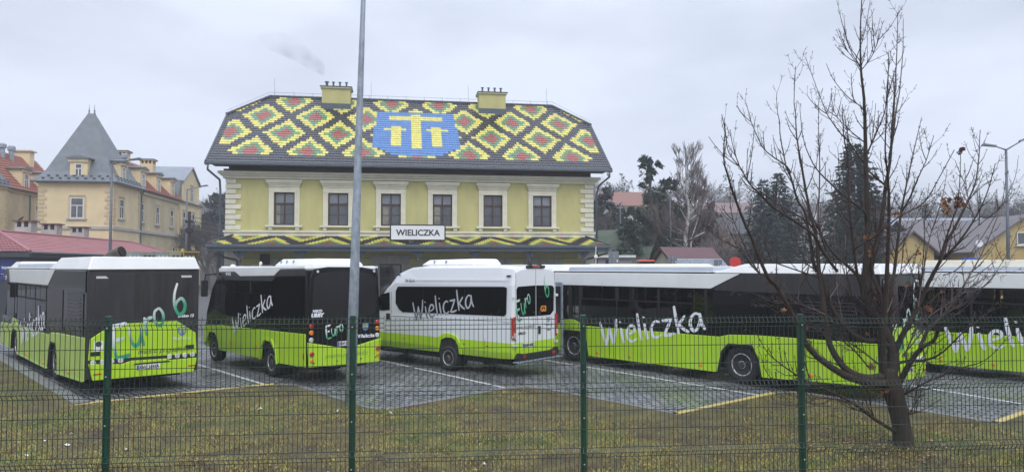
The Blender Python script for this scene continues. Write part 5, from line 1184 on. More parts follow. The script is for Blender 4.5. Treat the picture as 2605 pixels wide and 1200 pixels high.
b = MB(); b.box(-.32, .32, -.02, .02, z + .14, z + .22, M_bluefr); b.box(-.32, -.25, -.02, .02, z - 1.2, z + .14, M_bluefr); b.box(.25, .32, -.02, .02, z - 1.2, z + .14, M_bluefr); b.build('frame', bs)
MB().box(-.25, .25, -.01, .01, z - .6, z + .14, M_plate).build('board', bs); MB().box(-.18, .18, -.016, -.011, z - .12, z - .06, M_dgrey).build('print_line', bs)
for x in (-.28, .28): MB().tube([(x, 0, 0), (x, 0, z - 1.2)], .03, M_bluefr, 6).build('leg', bs)
p_ = DP(1516, 653, 34); t = thing('finial_post', 'slim pale post with a round knob beside the station corner', 'post', (p_.x, p_.y, 0)); z = p_.z
MB().tube([(0, 0, 0), (0, 0, z + .5)], .02, M_plate, 6).build('pole', t); MB().lathe([(.02, -.1), (.09, -.05), (.09, .05), (.02, .1)], (0, 0, z), (0, 0, 1), M_plate, 10).build('knob', t)
# red sunshade roof
p_ = DP(1642, 664, 40); t = thing('red_canopy', 'small red cab roof showing above the long bus', 'tractor', (p_.x, p_.y, 0)); z = p_.z
b = MB(); b.add([(-.48, -.5, z - .02), (.48, -.5, z), (.48, .5, z), (-.48, .5, z - .02), (-.36, -.4, z + .09), (.40, -.4, z + .07), (.4, .4, z + .07), (-.36, .4, z + .09)], [(0, 3, 2, 1), (4, 5, 6, 7), (0, 1, 5, 4), (1, 2, 6, 5), (2, 3, 7, 6), (3, 0, 4, 7)], M_signred); b.build('cab_roof', t, bevel=.02)
b = MB(); b.box(-.42, .42, -.44, .44, 1.2, z - .02, M_glass); b.build('cab', t); b = MB(); b.box(-.45, .45, -.5, 1.3, .5, 1.2, M_signred); b.build('body', t, bevel=.04)
for s in (-1, 1):
    for yy in (-.1, 1.0): wheel(t, s * .62, yy, .45, s, wd=.2)
# white van parked at the far left edge
p_ = DP(14, 795, 43); wv = thing('parked_van', 'white van cut off by the left edge beyond the leftmost bus', 'van', (p_.x, p_.y, 0), R(-8))
b = MB(); b.pr([(-5, .35), (0, .35), (.02, 1.0), (-.15, 2.0), (-.5, 2.25), (-5, 2.3)], (0, 1.9, 0), (1, 0, 0), (0, 0, 1), 1.9, M_white); b.build('body', wv, bevel=.06)
b = MB(); b.rear([(-2.6, 1.2), (-.35, 1.2), (-.5, 1.95), (-2.6, 1.95)], 0, .01, M_glass); b.build('side_window', wv)
for xx in (-.9, -3.9):
    q = MB(); q.lathe([(.2, 0), (.33, .0), (.34, .2), (.2, .2)], (xx, .18, .34), (0, -1, 0), M_rub, 22); o = q.build('wheel', wv); q = MB(); q.lathe([(.2, 0), (.19, .03), (.06, .04)], (xx, -.01, .34), (0, -1, 0), M_rim, 18); q.build('rim', o)

# ------------------------------------------------------------------ wire mesh fence
FN = thing('mesh_fence', 'dark green welded wire mesh fence with square posts across the whole foreground', 'fence', (0, 0, 0))
M_wire = mat('dark green coated wire', (.004, .022, .015), .4)
fa, fb = 7.77, .09
fd = Vector((1, fb, 0)).normalized(); fnrm = Vector((-fd.y, fd.x, 0)) * -1    # toward the viewer
def fpt(s, z, off=0): return Vector((0, fa, 0)) + fd * s + fnrm * off + Vector((0, 0, z))
X0 = -4.196; step = 2.49 * math.hypot(1, fb)
for i in range(-2, 6):
    s0 = X0 * math.hypot(1, fb) + step * i + (.55 if i >= 4 else 0); zt = 2.46 - .0045 * s0
    b = MB()
    c0, c1 = fpt(s0 - .03, 0, -.05), fpt(s0 + .03, 0, -.05); d0, d1 = fpt(s0 + .03, 0, .0), fpt(s0 - .03, 0, .0)
    V_ = [c0, c1, d0, d1]; b.add([(v.x, v.y, 0) for v in V_] + [(v.x, v.y, zt) for v in V_], [(3, 2, 1, 0), (4, 5, 6, 7), (0, 1, 5, 4), (1, 2, 6, 5), (2, 3, 7, 6), (3, 0, 4, 7)][::1], M_green)
    po = b.build('post', FN, bevel=.004)
    for k in range(5):
        b = MB(); b.lathe([(.009, 0), (.007, .006)], fpt(s0, zt - .12 - .5 * k, .012), fnrm, M_rim, 8); b.build('bolt', po)
    # panel
    p0 = X0 * math.hypot(1, fb) + step * i + .345; T = 2.425 - .0045 * (s0 + 1.5) - (.012 if i % 2 else 0); b = MB(); npl = 50
    for k in range(npl + 1):
        s_ = p0 + .01 + k * (step - .02) / npl; path = [(T + .028, 0), (T - .0, 0), (T - .05, .035), (T - .10, 0)]
        for f0 in (.70, 1.40, 2.10): path += [(T - f0, 0), (T - f0 - .05, .035), (T - f0 - .10, 0)]
        path.append((.05, 0))
        b.tube([fpt(s_, z, .006 + o_) for z, o_ in path], .0036, M_wire, 4, cap=False, up=fnrm)
    for zz, o_ in [(0, 0), (.05, .035), (.10, 0), (.30, 0), (.50, 0), (.70, 0), (.75, .035), (.80, 0), (1.0, 0), (1.2, 0), (1.4, 0), (1.45, .035), (1.5, 0), (1.7, 0), (1.9, 0), (2.1, 0), (2.15, .035), (2.2, 0)]:
        b.tube([fpt(p0, T - zz, .011 + o_), fpt(p0 + step - .01, T - zz, .011 + o_)], .0040, M_wire, 4, cap=False)
    b.build('mesh_panel', FN)

# ------------------------------------------------------------------ the bare maple in front
def maple():
    rnd = random.Random(21); Y0 = 11.65
    base = GP(2296, 1140); t = thing('bare_maple', 'leafless young maple with many upswept dark branches and a few brown leaves, on the lawn', 'tree', (base.x, base.y, 0))
    O = Vector((base.x, base.y, 0)); mb = MB(); tw = MB(); tips = []
    def L(px, py, d): return DP(px, py, base.y + d) - O
    trunk = [((2298, 1150), 0, .20), ((2297, 1132), 0, .165), ((2296, 1100), 0, .145), ((2288, 1055), .02, .143), ((2278, 1015), .03, .15), ((2268, 985), .03, .165), ((2262, 962), .02, .15), ((2262, 935), 0, .11)]
    P = [L(*p, d) for p, d, r in trunk]; mb.tube(crom(P, 3), [r for p in [0] for r in []] or [trunk[min(i // 3, 7)][2] + (trunk[min(i // 3 + 1, 7)][2] - trunk[min(i // 3, 7)][2]) * (i % 3) / 3 for i in range(len(crom(P, 3)))], M_bark, 14)
    def sideways(d, rnd):
        a = d.orthogonal().normalized(); b = d.cross(a); q = rnd.uniform(0, 6.283); return a * math.cos(q) + b * math.sin(q)
    def twigs(path, rads, dens=1., long=1.):
        # opposite buds and twigs, more toward the tip
        acc = 0; n = len(path); s = rnd.uniform(.05, .2)
        for i in range(1, n):
            a, b = path[i - 1], path[i]; seg = (b - a).length; acc += seg; f = i / n
            if acc < s or f < .16: continue
            acc = 0; s = rnd.uniform(.09, .20) / dens
            d = (b - a).normalized(); v = sideways(d, rnd); v.y *= .8; ln0 = rnd.choice([.025, .03, .05, .09, .16, .26, .36, .46]) * long * (1.25 - .6 * f)
            for sg in (1, -1):
                if rnd.random() < .22: continue
                ln = ln0 * rnd.uniform(.6, 1.3); dd = (d * .85 + v * sg * .7 + Vector((0, 0, .18))).normalized(); r0 = min(rads[i] * .6, .006 + ln * .008); m1 = b + dd * ln * .55; e = b + (dd + Vector((0, 0, .25))).normalized() * ln
                tw.tube([b, m1, e], [r0, r0 * .75, .003], M_twig, 4, cap=False); tw.tube([e, e + dd * .018], [.007, .0025], M_twig, 4, cap=True)
                if ln > .12:
                    for q in range(int(ln / .10)):
                        c = b.lerp(m1, rnd.uniform(.3, 1)) if rnd.random() < .5 else m1.lerp(e, rnd.random()); v2 = sideways(dd, rnd); l2 = rnd.uniform(.015, .09) * long
                        for s2 in (1, -1): tw.tube([c, c + (dd * .7 + v2 * s2 * .7).normalized() * l2], [.0042, .0025], M_twig, 3, cap=False)
    MAIN = []
    def limb(pts, r0, r1, d0, d1, dens=1., long=1., main=True):
        r0 *= 1.12; r1 *= 1.35; dens *= 1.25
        n = len(pts); P = []
        for i, p in enumerate(pts):
            f = i / (n - 1); P.append(L(*p, d0 + (d1 - d0) * f ** 1.2))
        Q = crom(P, 6); m = len(Q); rad = [max(.0035, r1 + (r0 - r1) * (1 - i / (m - 1)) ** 1.25) for i in range(m)]
        Q = [q + Vector((rnd.gauss(0, .0012), rnd.gauss(0, .0012), 0)) for q in Q]
        k = next((i for i in range(m) if rad[i] < .016), m - 1)
        if k > 1: mb.tube(Q[:k + 1], rad[:k + 1], M_bark, 8, cap=False)
        if k < m - 1: tw.tube(Q[k:], rad[k:], M_twig, 5)
        # knuckles at the nodes
        twigs(Q, rad, dens, long); MAIN.append(Q)
    S = [
     # big lower left arcs
     ([(2255, 962), (2245, 974), (2198, 970), (2152, 955), (2110, 930), (2072, 900), (2049, 870), (2036, 835), (2013, 795), (2000, 770), (1975, 727), (1950, 698), (1915, 613), (1891, 559), (1868, 499), (1852, 448), (1842, 411), (1842, 367), (1844, 330), (1836, 291)], .062, .004, 0, -1.5),
     ([(2258, 955), (2211, 961), (2173, 951), (2144, 930), (2123, 900), (2108, 866), (2100, 807), (2093, 757), (2083, 685), (2081, 650), (2076, 603), (2060, 536), (2046, 462), (2033, 388), (2026, 334), (2024, 290), (2020, 253), (2024, 169)], .062, .004, 0, .6),
     ([(2262, 880), (2241, 866), (2203, 866), (2165, 845), (2131, 807), (2106, 757), (2089, 702), (2070, 670), (2063, 620), (2055, 576), (2046, 536), (2029, 509), (2012, 452), (2000, 424), (1995, 398), (1985, 344), (1983, 310), (1977, 278), (1976, 237)], .045, .004, 0, 1.2),
     ([(2012, 440), (1999, 421), (1965, 398), (1942, 377), (1928, 350), (1911, 310), (1906, 290), (1896, 257)], .013, .0035, .8, .2),
     ([(2240, 760), (2205, 722), (2181, 700), (2151, 671), (2117, 640), (2093, 603), (2073, 563), (2063, 543), (2040, 490), (2018, 440)], .032, .006, .1, .9),
     # central stems
     ([(2265, 960), (2272, 930), (2270, 887), (2253, 845), (2222, 799), (2205, 753), (2201, 700), (2206, 620), (2206, 536), (2203, 435), (2201, 334), (2198, 253), (2190, 172), (2189, 76), (2192, 0), (2190, -30)], .085, .004, 0, .1),
     ([(2205, 740), (2217, 671), (2241, 570), (2254, 469), (2265, 401), (2275, 250), (2281, 150), (2284, 35)], .048, .004, .02, .5),
     ([(2262, 405), (2271, 349), (2280, 280), (2289, 227), (2297, 126), (2298, 48)], .020, .004, .3, .9),
     ([(2262, 940), (2264, 896), (2264, 837), (2266, 765), (2268, 715), (2275, 690), (2285, 603), (2293, 536), (2308, 462), (2325, 384), (2334, 344), (2345, 298)], .045, .004, 0, .8),
     ([(2290, 545), (2315, 502), (2339, 445), (2356, 408), (2376, 344)], .016, .0035, .5, -.1),
     ([(2250, 950), (2246, 900), (2246, 840), (2252, 765), (2256, 700), (2260, 603), (2261, 500), (2258, 440), (2252, 380), (2258, 250), (2261, 134)], .050, .004, 0, -1.1),
     ([(2254, 800), (2236, 740), (2222, 700), (2214, 650), (2206, 600)], .032, .012, -.1, .1, 1, .6),
     # right side
     ([(2285, 975), (2300, 950), (2321, 913), (2346, 883), (2375, 866), (2386, 841)], .050, .018, 0, -.5, 2.2, 1.3),
     ([(2268, 915), (2283, 880), (2297, 850), (2316, 816), (2337, 774), (2358, 727), (2380, 685), (2396, 658), (2420, 637), (2453, 597), (2484, 549), (2507, 502), (2524, 448), (2532, 416)], .046, .004, 0, -.9),
     ([(2390, 668), (2406, 620), (2430, 576), (2460, 516), (2482, 462), (2490, 401), (2492, 360), (2494, 330)], .024, .004, -.6, -.2),
     ([(2385, 680), (2401, 623), (2423, 559), (2436, 522), (2442, 452), (2444, 392)], .014, .0035, -.6, -1.2, .6),
     ([(2340, 885), (2360, 840), (2400, 800), (2440, 745), (2467, 700), (2500, 640), (2537, 553), (2551, 509), (2560, 440)], .024, .0035, -.3, .4),
     ([(2335, 780), (2352, 671), (2366, 603), (2382, 553), (2399, 495), (2409, 435)], .014, .0035, -.4, .5),
     ([(2320, 915), (2354, 915), (2397, 896), (2450, 845), (2500, 805), (2548, 777)], .020, .0035, -.2, -1.2),
     ([(2300, 1000), (2306, 999), (2354, 972), (2405, 951), (2450, 934), (2511, 912), (2570, 850)], .018, .0035, 0, -1.0),
     ([(2304, 1056), (2325, 1050), (2359, 1037), (2392, 1014)], .008, .003, 0, -.4, .5),
     # crossing limbs
     ([(2195, 760), (2190, 725), (2181, 697), (2172, 630), (2161, 536), (2157, 411), (2147, 350), (2145, 310), (2142, 273)], .026, .004, -.1, -.8),
     ([(2172, 640), (2177, 630), (2227, 600), (2285, 553), (2349, 516), (2386, 458), (2428, 381)], .018, .004, -.3, -1.4, .7),
     ([(2103, 640), (2083, 569), (2085, 468), (2085, 384), (2082, 317), (2084, 232)], .017, .004, .3, 1.0),
     ([(2202, 560), (2198, 539), (2137, 489), (2100, 455), (2076, 428), (2056, 391), (2043, 350), (2036, 293)], .018, .0035, 0, -.8),
     ([(2256, 480), (2248, 468), (2211, 435), (2167, 371), (2137, 337), (2110, 300), (2099, 278), (2077, 222), (2050, 148)], .018, .0035, .1, .9),
     ([(2200, 290), (2190, 272), (2155, 245), (2120, 202), (2102, 162)], .010, .003, .1, -.3),
     ([(2197, 205), (2188, 180), (2170, 148), (2145, 120), (2133, 118)], .007, .003, .1, .3, .6), ([(2190, 180), (2215, 148), (2232, 110), (2246, 56)], .008, .003, .1, -.3, .7), ([(2190, 175), (2170, 140), (2156, 110), (2145, 85)], .007, .003, .1, -.3, .7),
     ([(2206, 392), (2231, 334), (2251, 283), (2256, 228), (2262, 150)], .014, .0035, .1, -.5),
     ([(2203, 365), (2160, 330), (2125, 290), (2114, 243)], .010, .003, .1, .6),
     ([(2130, 690), (2093, 640), (2070, 598), (2016, 559), (1969, 529), (1932, 492), (1905, 465), (1884, 428), (1857, 394), (1848, 360), (1843, 300)], .024, .0035, .2, -1.0),
     ([(2076, 590), (2046, 559), (1982, 522), (1938, 489), (1891, 448)], .016, .0035, .4, -.3),
     ([(1907, 465), (1885, 430), (1872, 395), (1866, 355)], .007, .003, -.6, -.4, .8),
     # low left sprays
     ([(2288, 1100), (2274, 1094), (2224, 1064), (2186, 1035), (2135, 1005), (2085, 984), (2030, 955), (1975, 917), (1950, 892), (1925, 850)], .032, .004, 0, -.8),
     ([(2180, 1030), (2140, 1018), (2089, 1010), (2034, 1010), (1992, 993), (1950, 946), (1935, 900)], .012, .003, -.3, -1.1, .8),
     ([(2240, 1073), (2200, 1040), (2190, 1000), (2180, 950)], .008, .003, -.1, .2, .8), ([(2225, 1064), (2212, 1020), (2205, 965)], .007, .003, -.1, -.3, .8),
     ([(2080, 703), (2066, 700), (1989, 674), (1915, 647), (1837, 610), (1800, 580), (1765, 530), (1748, 490)], .013, .003, .2, -.7, .6),
     ([(1960, 730), (1935, 700), (1908, 654), (1881, 596), (1861, 543), (1857, 489), (1857, 421)], .014, .003, -.9, -.6),
     ([(2030, 760), (2039, 700), (2050, 603), (2061, 546)], .010, .003, .3, .5, .6),
     ([(2215, 940), (2150, 870), (2060, 830), (1990, 790), (1930, 760)], .013, .003, .1, -.9, 1.3, 1.2), ([(2100, 800), (2040, 775), (1980, 765), (1900, 740)], .009, .003, .1, .8, 1.3, 1.2),
     ([(2235, 925), (2190, 890), (2130, 850), (2070, 800), (2010, 740), (1960, 690)], .014, .003, .1, .9, 1.3, 1.2), ([(2320, 850), (2370, 800), (2430, 760), (2500, 710), (2560, 690)], .013, .003, -.2, .8, 1.4, 1.2),
     ([(2300, 900), (2350, 840), (2390, 810), (2450, 770)], .011, .003, 0, .9, 1.6, 1.2), ([(2245, 900), (2215, 820), (2180, 780), (2120, 700)], .013, .003, .1, -.6, 1.4, 1.2),
     ([(2300, 905), (2330, 830), (2345, 750), (2352, 690)], .012, .003, .1, .6, 1.2), ([(2262, 860), (2290, 790), (2310, 720), (2330, 640)], .013, .003, .1, .5, 1.2),
     ([(2330, 800), (2340, 740), (2350, 640), (2352, 560), (2358, 520)], .010, .003, -.2, -.8), ([(2420, 640), (2470, 590), (2530, 540), (2575, 500)], .006, .003, -.8, -1.4, .7),
     ([(2480, 560), (2462, 500), (2453, 415)], .007, .003, -.8, -.6, .6), ([(2110, 760), (2150, 700), (2200, 640), (2250, 590)], .009, .003, .3, .9, .8), ([(2150, 840), (2130, 740), (2125, 640), (2120, 520), (2110, 430)], .012, .003, .2, 1.3, .9),
     ([(2180, 800), (2155, 700), (2150, 600), (2135, 560)], .010, .003, .2, 1.0, .9), ([(2255, 800), (2290, 700), (2300, 600), (2315, 540), (2322, 470)], .011, .003, 0, 1.2, .9),
     ([(2400, 700), (2440, 680), (2500, 600), (2575, 470), (2590, 405)], .010, .003, -.5, .3, .7), ([(2440, 745), (2500, 730), (2560, 650), (2600, 560)], .009, .003, 0, .6, .7),
    ]
    for sp_ in S: limb(*sp_)
    for q in range(210):
        P_ = rnd.choice(MAIN); i = int(len(P_) * (.12 + .68 * rnd.random() ** 1.5)); i = max(1, i); o = P_[i]; d0_ = (P_[min(i + 1, len(P_) - 1)] - P_[i - 1]).normalized(); v = sideways(d0_, rnd)
        dd = (d0_ * .8 + v * .8 + Vector((0, 0, .15))).normalized(); ln = rnd.uniform(.30, .95) * (1.25 - i / len(P_)); Q = [o]
        for k in range(6): dd = (dd + Vector((0, 0, .13)) + Vector((rnd.gauss(0, .03), rnd.gauss(0, .03), 0))).normalized(); Q.append(Q[-1] + dd * ln / 6)
        ra = [.0085 - .0045 * k / 6 for k in range(7)]; tw.tube(Q, ra, M_twig, 4); twigs(Q, ra, 1.5, .55)
    k_ = mb.build('trunk', t, smooth=True); tw.build('twigs', t)
    # dead leaves: crumpled star shaped blades
    def leafcl(px, py, d, n, spread, m, sz=.035):
        b = MB(); c = L(px, py, d)
        for i in range(n):
            o = c + Vector((rnd.gauss(0, spread), rnd.gauss(0, spread), rnd.gauss(0, spread))); nrm = Vector((rnd.gauss(0, 1), rnd.gauss(0, 1), rnd.gauss(0, .6))).normalized(); a = nrm.orthogonal().normalized(); bb = nrm.cross(a); s_ = sz * rnd.uniform(.6, 1.3)
            vs = [o + nrm * s_ * .25]; 
            for q in range(10):
                an = q * math.pi / 5; r_ = s_ * (1 if q % 2 == 0 else .55) * rnd.uniform(.8, 1.15); vs.append(o + a * math.cos(an) * r_ + bb * math.sin(an) * r_ + nrm * rnd.uniform(-.3, .3) * s_)
            b.add(vs, [(0, 1 + q, 1 + (q + 1) % 10) for q in range(10)], m)
        b.build('leaf_cluster', t)
    for px, py, d, n, sp_, m, sz in ((2444, 384, -1.2, 9, .022, M_leafr, .04), (2412, 512, -.9, 9, .025, M_leafb, .042), (2408, 532, -.9, 12, .028, M_leafb, .045), (2419, 545, -.9, 5, .02, M_leafb, .04), (2434, 503, -.9, 6, .02, M_leafb, .04), (2436, 520, -.9, 8, .02, M_leafb, .04), (2455, 518, -.8, 4, .015, M_leafb, .04),
        (2282, 540, .3, 7, .03, M_leafb, .045), (2207, 600, .0, 10, .035, M_leafb, .045), (2210, 640, 0, 5, .03, M_leafb, .04), (2340, 645, -.3, 3, .03, M_leafb, .05), (2205, 425, .1, 2, .01, M_leafb, .035), (2231, 540, .3, 2, .01, M_leafb, .04), (2082, 570, .3, 3, .01, M_leafb, .04), (1840, 612, -.6, 2, .01, M_leafb, .035),
        (2206, 848, -.1, 3, .01, M_leafb, .045), (2365, 787, -.5, 5, .02, M_leafb, .05), (2305, 728, -.2, 3, .012, M_leafb, .05), (2103, 667, .2, 2, .01, M_leafb, .04), (1994, 790, -.8, 2, .01, M_leafb, .045), (2218, 930, 0, 4, .012, M_leafb, .045), (2240, 1000, -.1, 3, .012, M_leafb, .05), (2255, 998, -.1, 2, .012, M_leafb, .05), (2052, 835, -.3, 2, .01, M_leafb, .04), (2225, 760, .1, 3, .01, M_leafb, .04), (2395, 742, -.6, 2, .01, M_leafb, .04)):
        leafcl(px, py, d, n, sp_, m, sz)
maple()

# ------------------------------------------------------------------ background: hillside, trees, houses
def hz_(x, y):
    f = max(0, min(1, (y - 75) / 170)); f = f * f * (3 - 2 * f); return (19 + 3.5 * math.sin(x * .017 + 1) + 2 * math.sin(x * .05) - max(0, (x - 60)) * .02) * f
mb = MB(); vs = []; NX, NY = 70, 26
for i in range(NX):
    for j in range(NY):
        x = -350 + 700 * i / (NX - 1); y = 75 + 325 * j / (NY - 1); vs.append((x, y, -.04 + hz_(x, y)))
mb.add(vs, [(i * NY + j, (i + 1) * NY + j, (i + 1) * NY + j + 1, i * NY + j + 1) for i in range(NX - 1) for j in range(NY - 1)], M_hill); kind(mb.build('hillside', smooth=True))
def tubes_tree(mb, o, d, ln, r, depth, rnd, m, m2, spread=.5, up=.15, nb=3, rmin=.012):
    P = [o]; cur = o.copy(); dd = d.copy()
    for k in range(3):
        dd = (dd + Vector((rnd.gauss(0, .10), rnd.gauss(0, .10), up * .5))).normalized(); cur = cur + dd * ln / 3; P.append(cur.copy())
    mb.tube(P, [max(rmin, r * (1 - .13 * k)) for k in range(4)], m if r > .05 else m2, 5 if r > .08 else 3, cap=False)
    if depth == 0: return
    for k in range(nb + (1 if rnd.random() < .4 else 0)):
        a = dd.orthogonal().normalized(); b = dd.cross(a); q = rnd.uniform(0, 6.283); v = a * math.cos(q) + b * math.sin(q)
        nd = (dd + v * spread * rnd.uniform(.6, 1.4) + Vector((0, 0, up))).normalized(); f = rnd.uniform(.45, 1.0); st = P[0].lerp(P[3], f) if f < .98 else P[3]
        tubes_tree(mb, st, nd, ln * rnd.uniform(.6, .85), r * .58, depth - 1, rnd, m, m2, spread, up, nb, rmin)
def bare_tree(x, y, z, h, label, seed, m=M_fbark, m2=None, depth=5, spread=.55, up=.12, group='bare trees behind the station yard', rmin=.012, stems=1, name='bare_tree', cat='tree'):
    rnd = random.Random(seed); t = thing(name, label, cat, (x, y, z), 0, group); mb = MB()
    for s in range(stems): tubes_tree(mb, Vector((rnd.gauss(0, .25) if s else 0, 0, 0)), Vector((rnd.gauss(0, .12), 0, 1)).normalized(), h * .30, h * .016 + .03, depth, rnd, m, m2 or m, spread, up, 3, rmin)
    mb.build('branches', t); return t
def conifer(x, y, z, h, r, label, seed, m, dens=1., group=None, top=.90, droop=.25, name='spruce', cs_=.30, bare=.04):
    rnd = random.Random(seed); t = thing(name, label, 'tree', (x, y, z), 0, group)
    tk = MB(); tk.tube([(0, 0, 0), (0, 0, h * .97)], [h * .016, .02], M_fbark, 6); tk.build('trunk', t); cs_ *= 1.75
    mb = MB(); nl = int(h * 3.2 * dens); rr = lambda f: r * (1 - f) ** top * (1 + .0 * f)
    for i in range(nl):
        f = bare + (1 - bare) * i / nl; z0 = h * f; R_ = rr(f) * 1.25 + .15; nbr = 8 + int(R_ * 3.2)
        for k in range(nbr):
            a = 6.283 * k / nbr + rnd.uniform(-.4, .4); L_ = R_ * rnd.uniform(.62, 1.12); d = Vector((math.cos(a), math.sin(a), 0)); s = max(3, int(L_ / (cs_ * .34)))
            for j in range(s):
                q = (j + rnd.random()) / s
                if q < .12: continue
                c = d * L_ * q + Vector((0, 0, z0 - droop * L_ * q * (1.1 - .5 * q) + rnd.gauss(0, .07))); w_ = cs_ * rnd.uniform(.5, 1.1) * (1.1 - .5 * q); n_ = Vector((rnd.gauss(0, .5), rnd.gauss(0, .5), 1)).normalized(); p = (d + Vector((rnd.gauss(0, .35), rnd.gauss(0, .35), -.15))).normalized(); u = p.cross(n_).normalized()
                mb.add([c - u * w_ * .35, c + u * w_ * .35, c + p * w_ + Vector((0, 0, -.12 * w_))], [(0, 1, 2)], m)
                mb.add([c - Vector((0, 0, w_ * .35)), c + p * w_ * .8, c + Vector((0, 0, w_ * .15)) + p * w_ * .1], [(0, 1, 2)], m)
    mb.build('crown', t); return t
def leafy(x, y, z, blobs, label, seed, m, n=5000, sz=.3, trunk=True, name='pine', group=None):
    """crown of leaf clumps filling several uneven lobes (x,z,rx,rz)"""
    rnd = random.Random(seed); t = thing(name, label, 'tree', (x, y, z), 0, group); hb = max(b[1] for b in blobs)
    tk = MB(); tk.tube([(0, 0, 0), (.1, 0, hb * .5), (blobs[-1][0] * .6, 0, hb)], [.22, .16, .05], M_fbark, 6)
    for bx, bz, rx, rz in blobs: tk.tube([(0, 0, max(.3, bz - rz - .5)), (bx * .6, 0, bz - .2), (bx, 0, bz)], [.08, .05, .02], M_fbark, 5)
    tk.build('trunk', t); mb = MB(); tot = sum(b[2] * b[3] for b in blobs)
    for bx, bz, rx, rz in blobs:
        k = int(1.5 * n * rx * rz / tot); sub = [(Vector((rnd.gauss(0, .5) * rx, rnd.gauss(0, .5) * rx, rnd.gauss(0, .5) * rz)), rnd.uniform(.22, .45) * min(rx, rz)) for _ in range(max(6, k // 70))]
        for i in range(k):
            c0, sr = rnd.choice(sub); v = Vector((rnd.gauss(0, 1), rnd.gauss(0, 1), rnd.gauss(0, .6))); v = v.normalized() * sr * rnd.uniform(.3, 1.1)
            c = Vector((bx, 0, bz)) + c0 + v; n_ = Vector((rnd.gauss(0, 1), rnd.gauss(0, 1), rnd.gauss(0, 1) + .6)).normalized(); u = n_.orthogonal().normalized(); w_ = sz * 1.45 * rnd.uniform(.4, 1.1); p = n_.cross(u)
            mb.add([c - u * w_ * .4, c + u * w_ * .4, c + p * w_], [(0, 1, 2)], m)
    mb.build('crown', t); return t
def at(px, Y, py=None): p = DP(px, py if py else 675, Y); return p
def zt(py, Y): return DP(1302, py, Y).z
# right of the station, from left to right
Y = 78; p = at(1535, Y); leafy(p.x, Y, .5, [(-1.6, 6.0, 2.3, 2.6), (1.4, 6.4, 2.2, 2.0), (-.3, 8.6, 2.4, 1.5), (2.6, 4.6, 1.6, 1.6), (-1.0, 3.4, 2.4, 2.0)], 'dark round crowned pine right beside the station corner', 1, mat('dark grey green needles', (.022, .032, .026), .8, var=.4, vscale=1.2), 7000, .34)
Y = 62; p = at(1655, Y); leafy(p.x, Y, .2, [(-1.2, 2.2, 2.2, 1.6), (1.0, 3.3, 2.0, 2.0), (-1.7, 4.6, 1.8, 1.1), (-.6, 6.2, 1.9, 1.1), (1.2, 7.2, 1.6, 1.0), (-1.6, 7.4, 1.1, .5), (.6, 8.9, 1.2, .8), (1.6, 9.9, .8, .5), (-.1, 10.4, .5, .5), (-.5, 11.9, .9, .5), (.1, 11.3, .6, .5)], 'tall green pine with a tufted leaning top, left of the birch', 2, M_con2, 9000, .32)
Y = 64; p = at(1695, Y); leafy(p.x, Y, .2, [(-.5, 2.5, 2.2, 2.4), (.6, 5.5, 2.1, 2.2), (-.2, 8.2, 1.6, 1.7), (2.6, 3.6, 1.9, 2.6), (3.6, 6.6, 1.3, 2.0)], 'brown leaning thuja mass between the pine and the birch', 3, M_thuja, 9000, .28, name='thuja')
Y = 60; p = at(1752, Y); t = thing('birch', 'white barked leafless birch with fine upswept twigs', 'tree', (p.x, Y, .1)); mb = MB(); rnd = random.Random(4)
tr = [(0, 0, 0), (.1, 0, 2.5), (-.25, .1, 5), (.1, .1, 7.2), (-.1, 0, 9.5), (-.2, 0, 12.6)]; mb.tube(crom(tr, 4), [.26 - .0118 * i for i in range(21)], M_birch, 8); mb.tube(crom([(.45, .1, 0), (.55, 0, 2.4), (.2, 0, 4.6), (.9, 0, 7)], 4), [.15 - .010 * i for i in range(13)], M_birch, 7); mb.build('trunk', t, smooth=True)
mb = MB()
for k in range(30):
    f = .22 + .75 * k / 30; i = f * 20; c = crom(tr, 4)[int(i)]; a = rnd.uniform(0, 6.28); lowb = f < .5
    d = Vector((math.cos(a), math.sin(a) * .6, rnd.uniform(.5, .9) if not lowb else rnd.uniform(-.05, .5))).normalized()
    if lowb and k % 2 == 0: d.x = -abs(d.x) - .3
    tubes_tree(mb, c.copy(), d.normalized(), (1.9 if not lowb else 2.0) * (1.2 - f * .7), .055, 4, rnd, M_birch, mat('birch twig', (.12, .09, .085), .8), .42, .22, 3, .008)
mb.build('branches', t)
for i, (px, Y, h, sp_) in enumerate(((1800, 66, 9.4, .5), (1845, 70, 8.8, .55), (1820, 58, 6.4, .6), (1880, 62, 6.0, .6), (1720, 75, 9.5, .5), (2068, 90, 7.0, .5), (1905, 75, 7.5, .5), (1870, 85, 10, .5))):
    p = at(px, Y); bare_tree(p.x, Y, .2, h, ['pale grey leafless tree just right of the birch', 'leafless tree rising left of the bent street lamp', 'low bare tree above the kiosk roof ridge', 'small bare tree above the right end of the kiosk', 'bare tree behind the thuja left of the birch top', 'hazy bare tree between the spruces', 'bare tree directly left of the smaller spruce', 'bare tree before the pale pink roof'][i], 30 + i, mat('pale grey branch', (.17, .14, .13), .8), None, 5, sp_, .16, rmin=.012, stems=2)
Y = 58; p = at(1945, Y); conifer(p.x, Y, 0, zt(452, Y), 3.1, 'shorter dark spruce of the pair left of the bare maple', 5, M_con3, 1.1, 'paired spruces')
Y = 60; p = at(1985, Y); conifer(p.x, Y, 0, zt(435, Y), 4.0, 'taller dark spruce of the pair left of the bare maple', 6, M_con3, 1.1, 'paired spruces')
Y = 52; p = at(2178, Y); conifer(p.x, Y, 0, zt(362, Y), 3.2, 'big ragged spruce standing behind the bare maple stem', 7, M_con1, 1.2, None, .62, .35, cs_=.36)
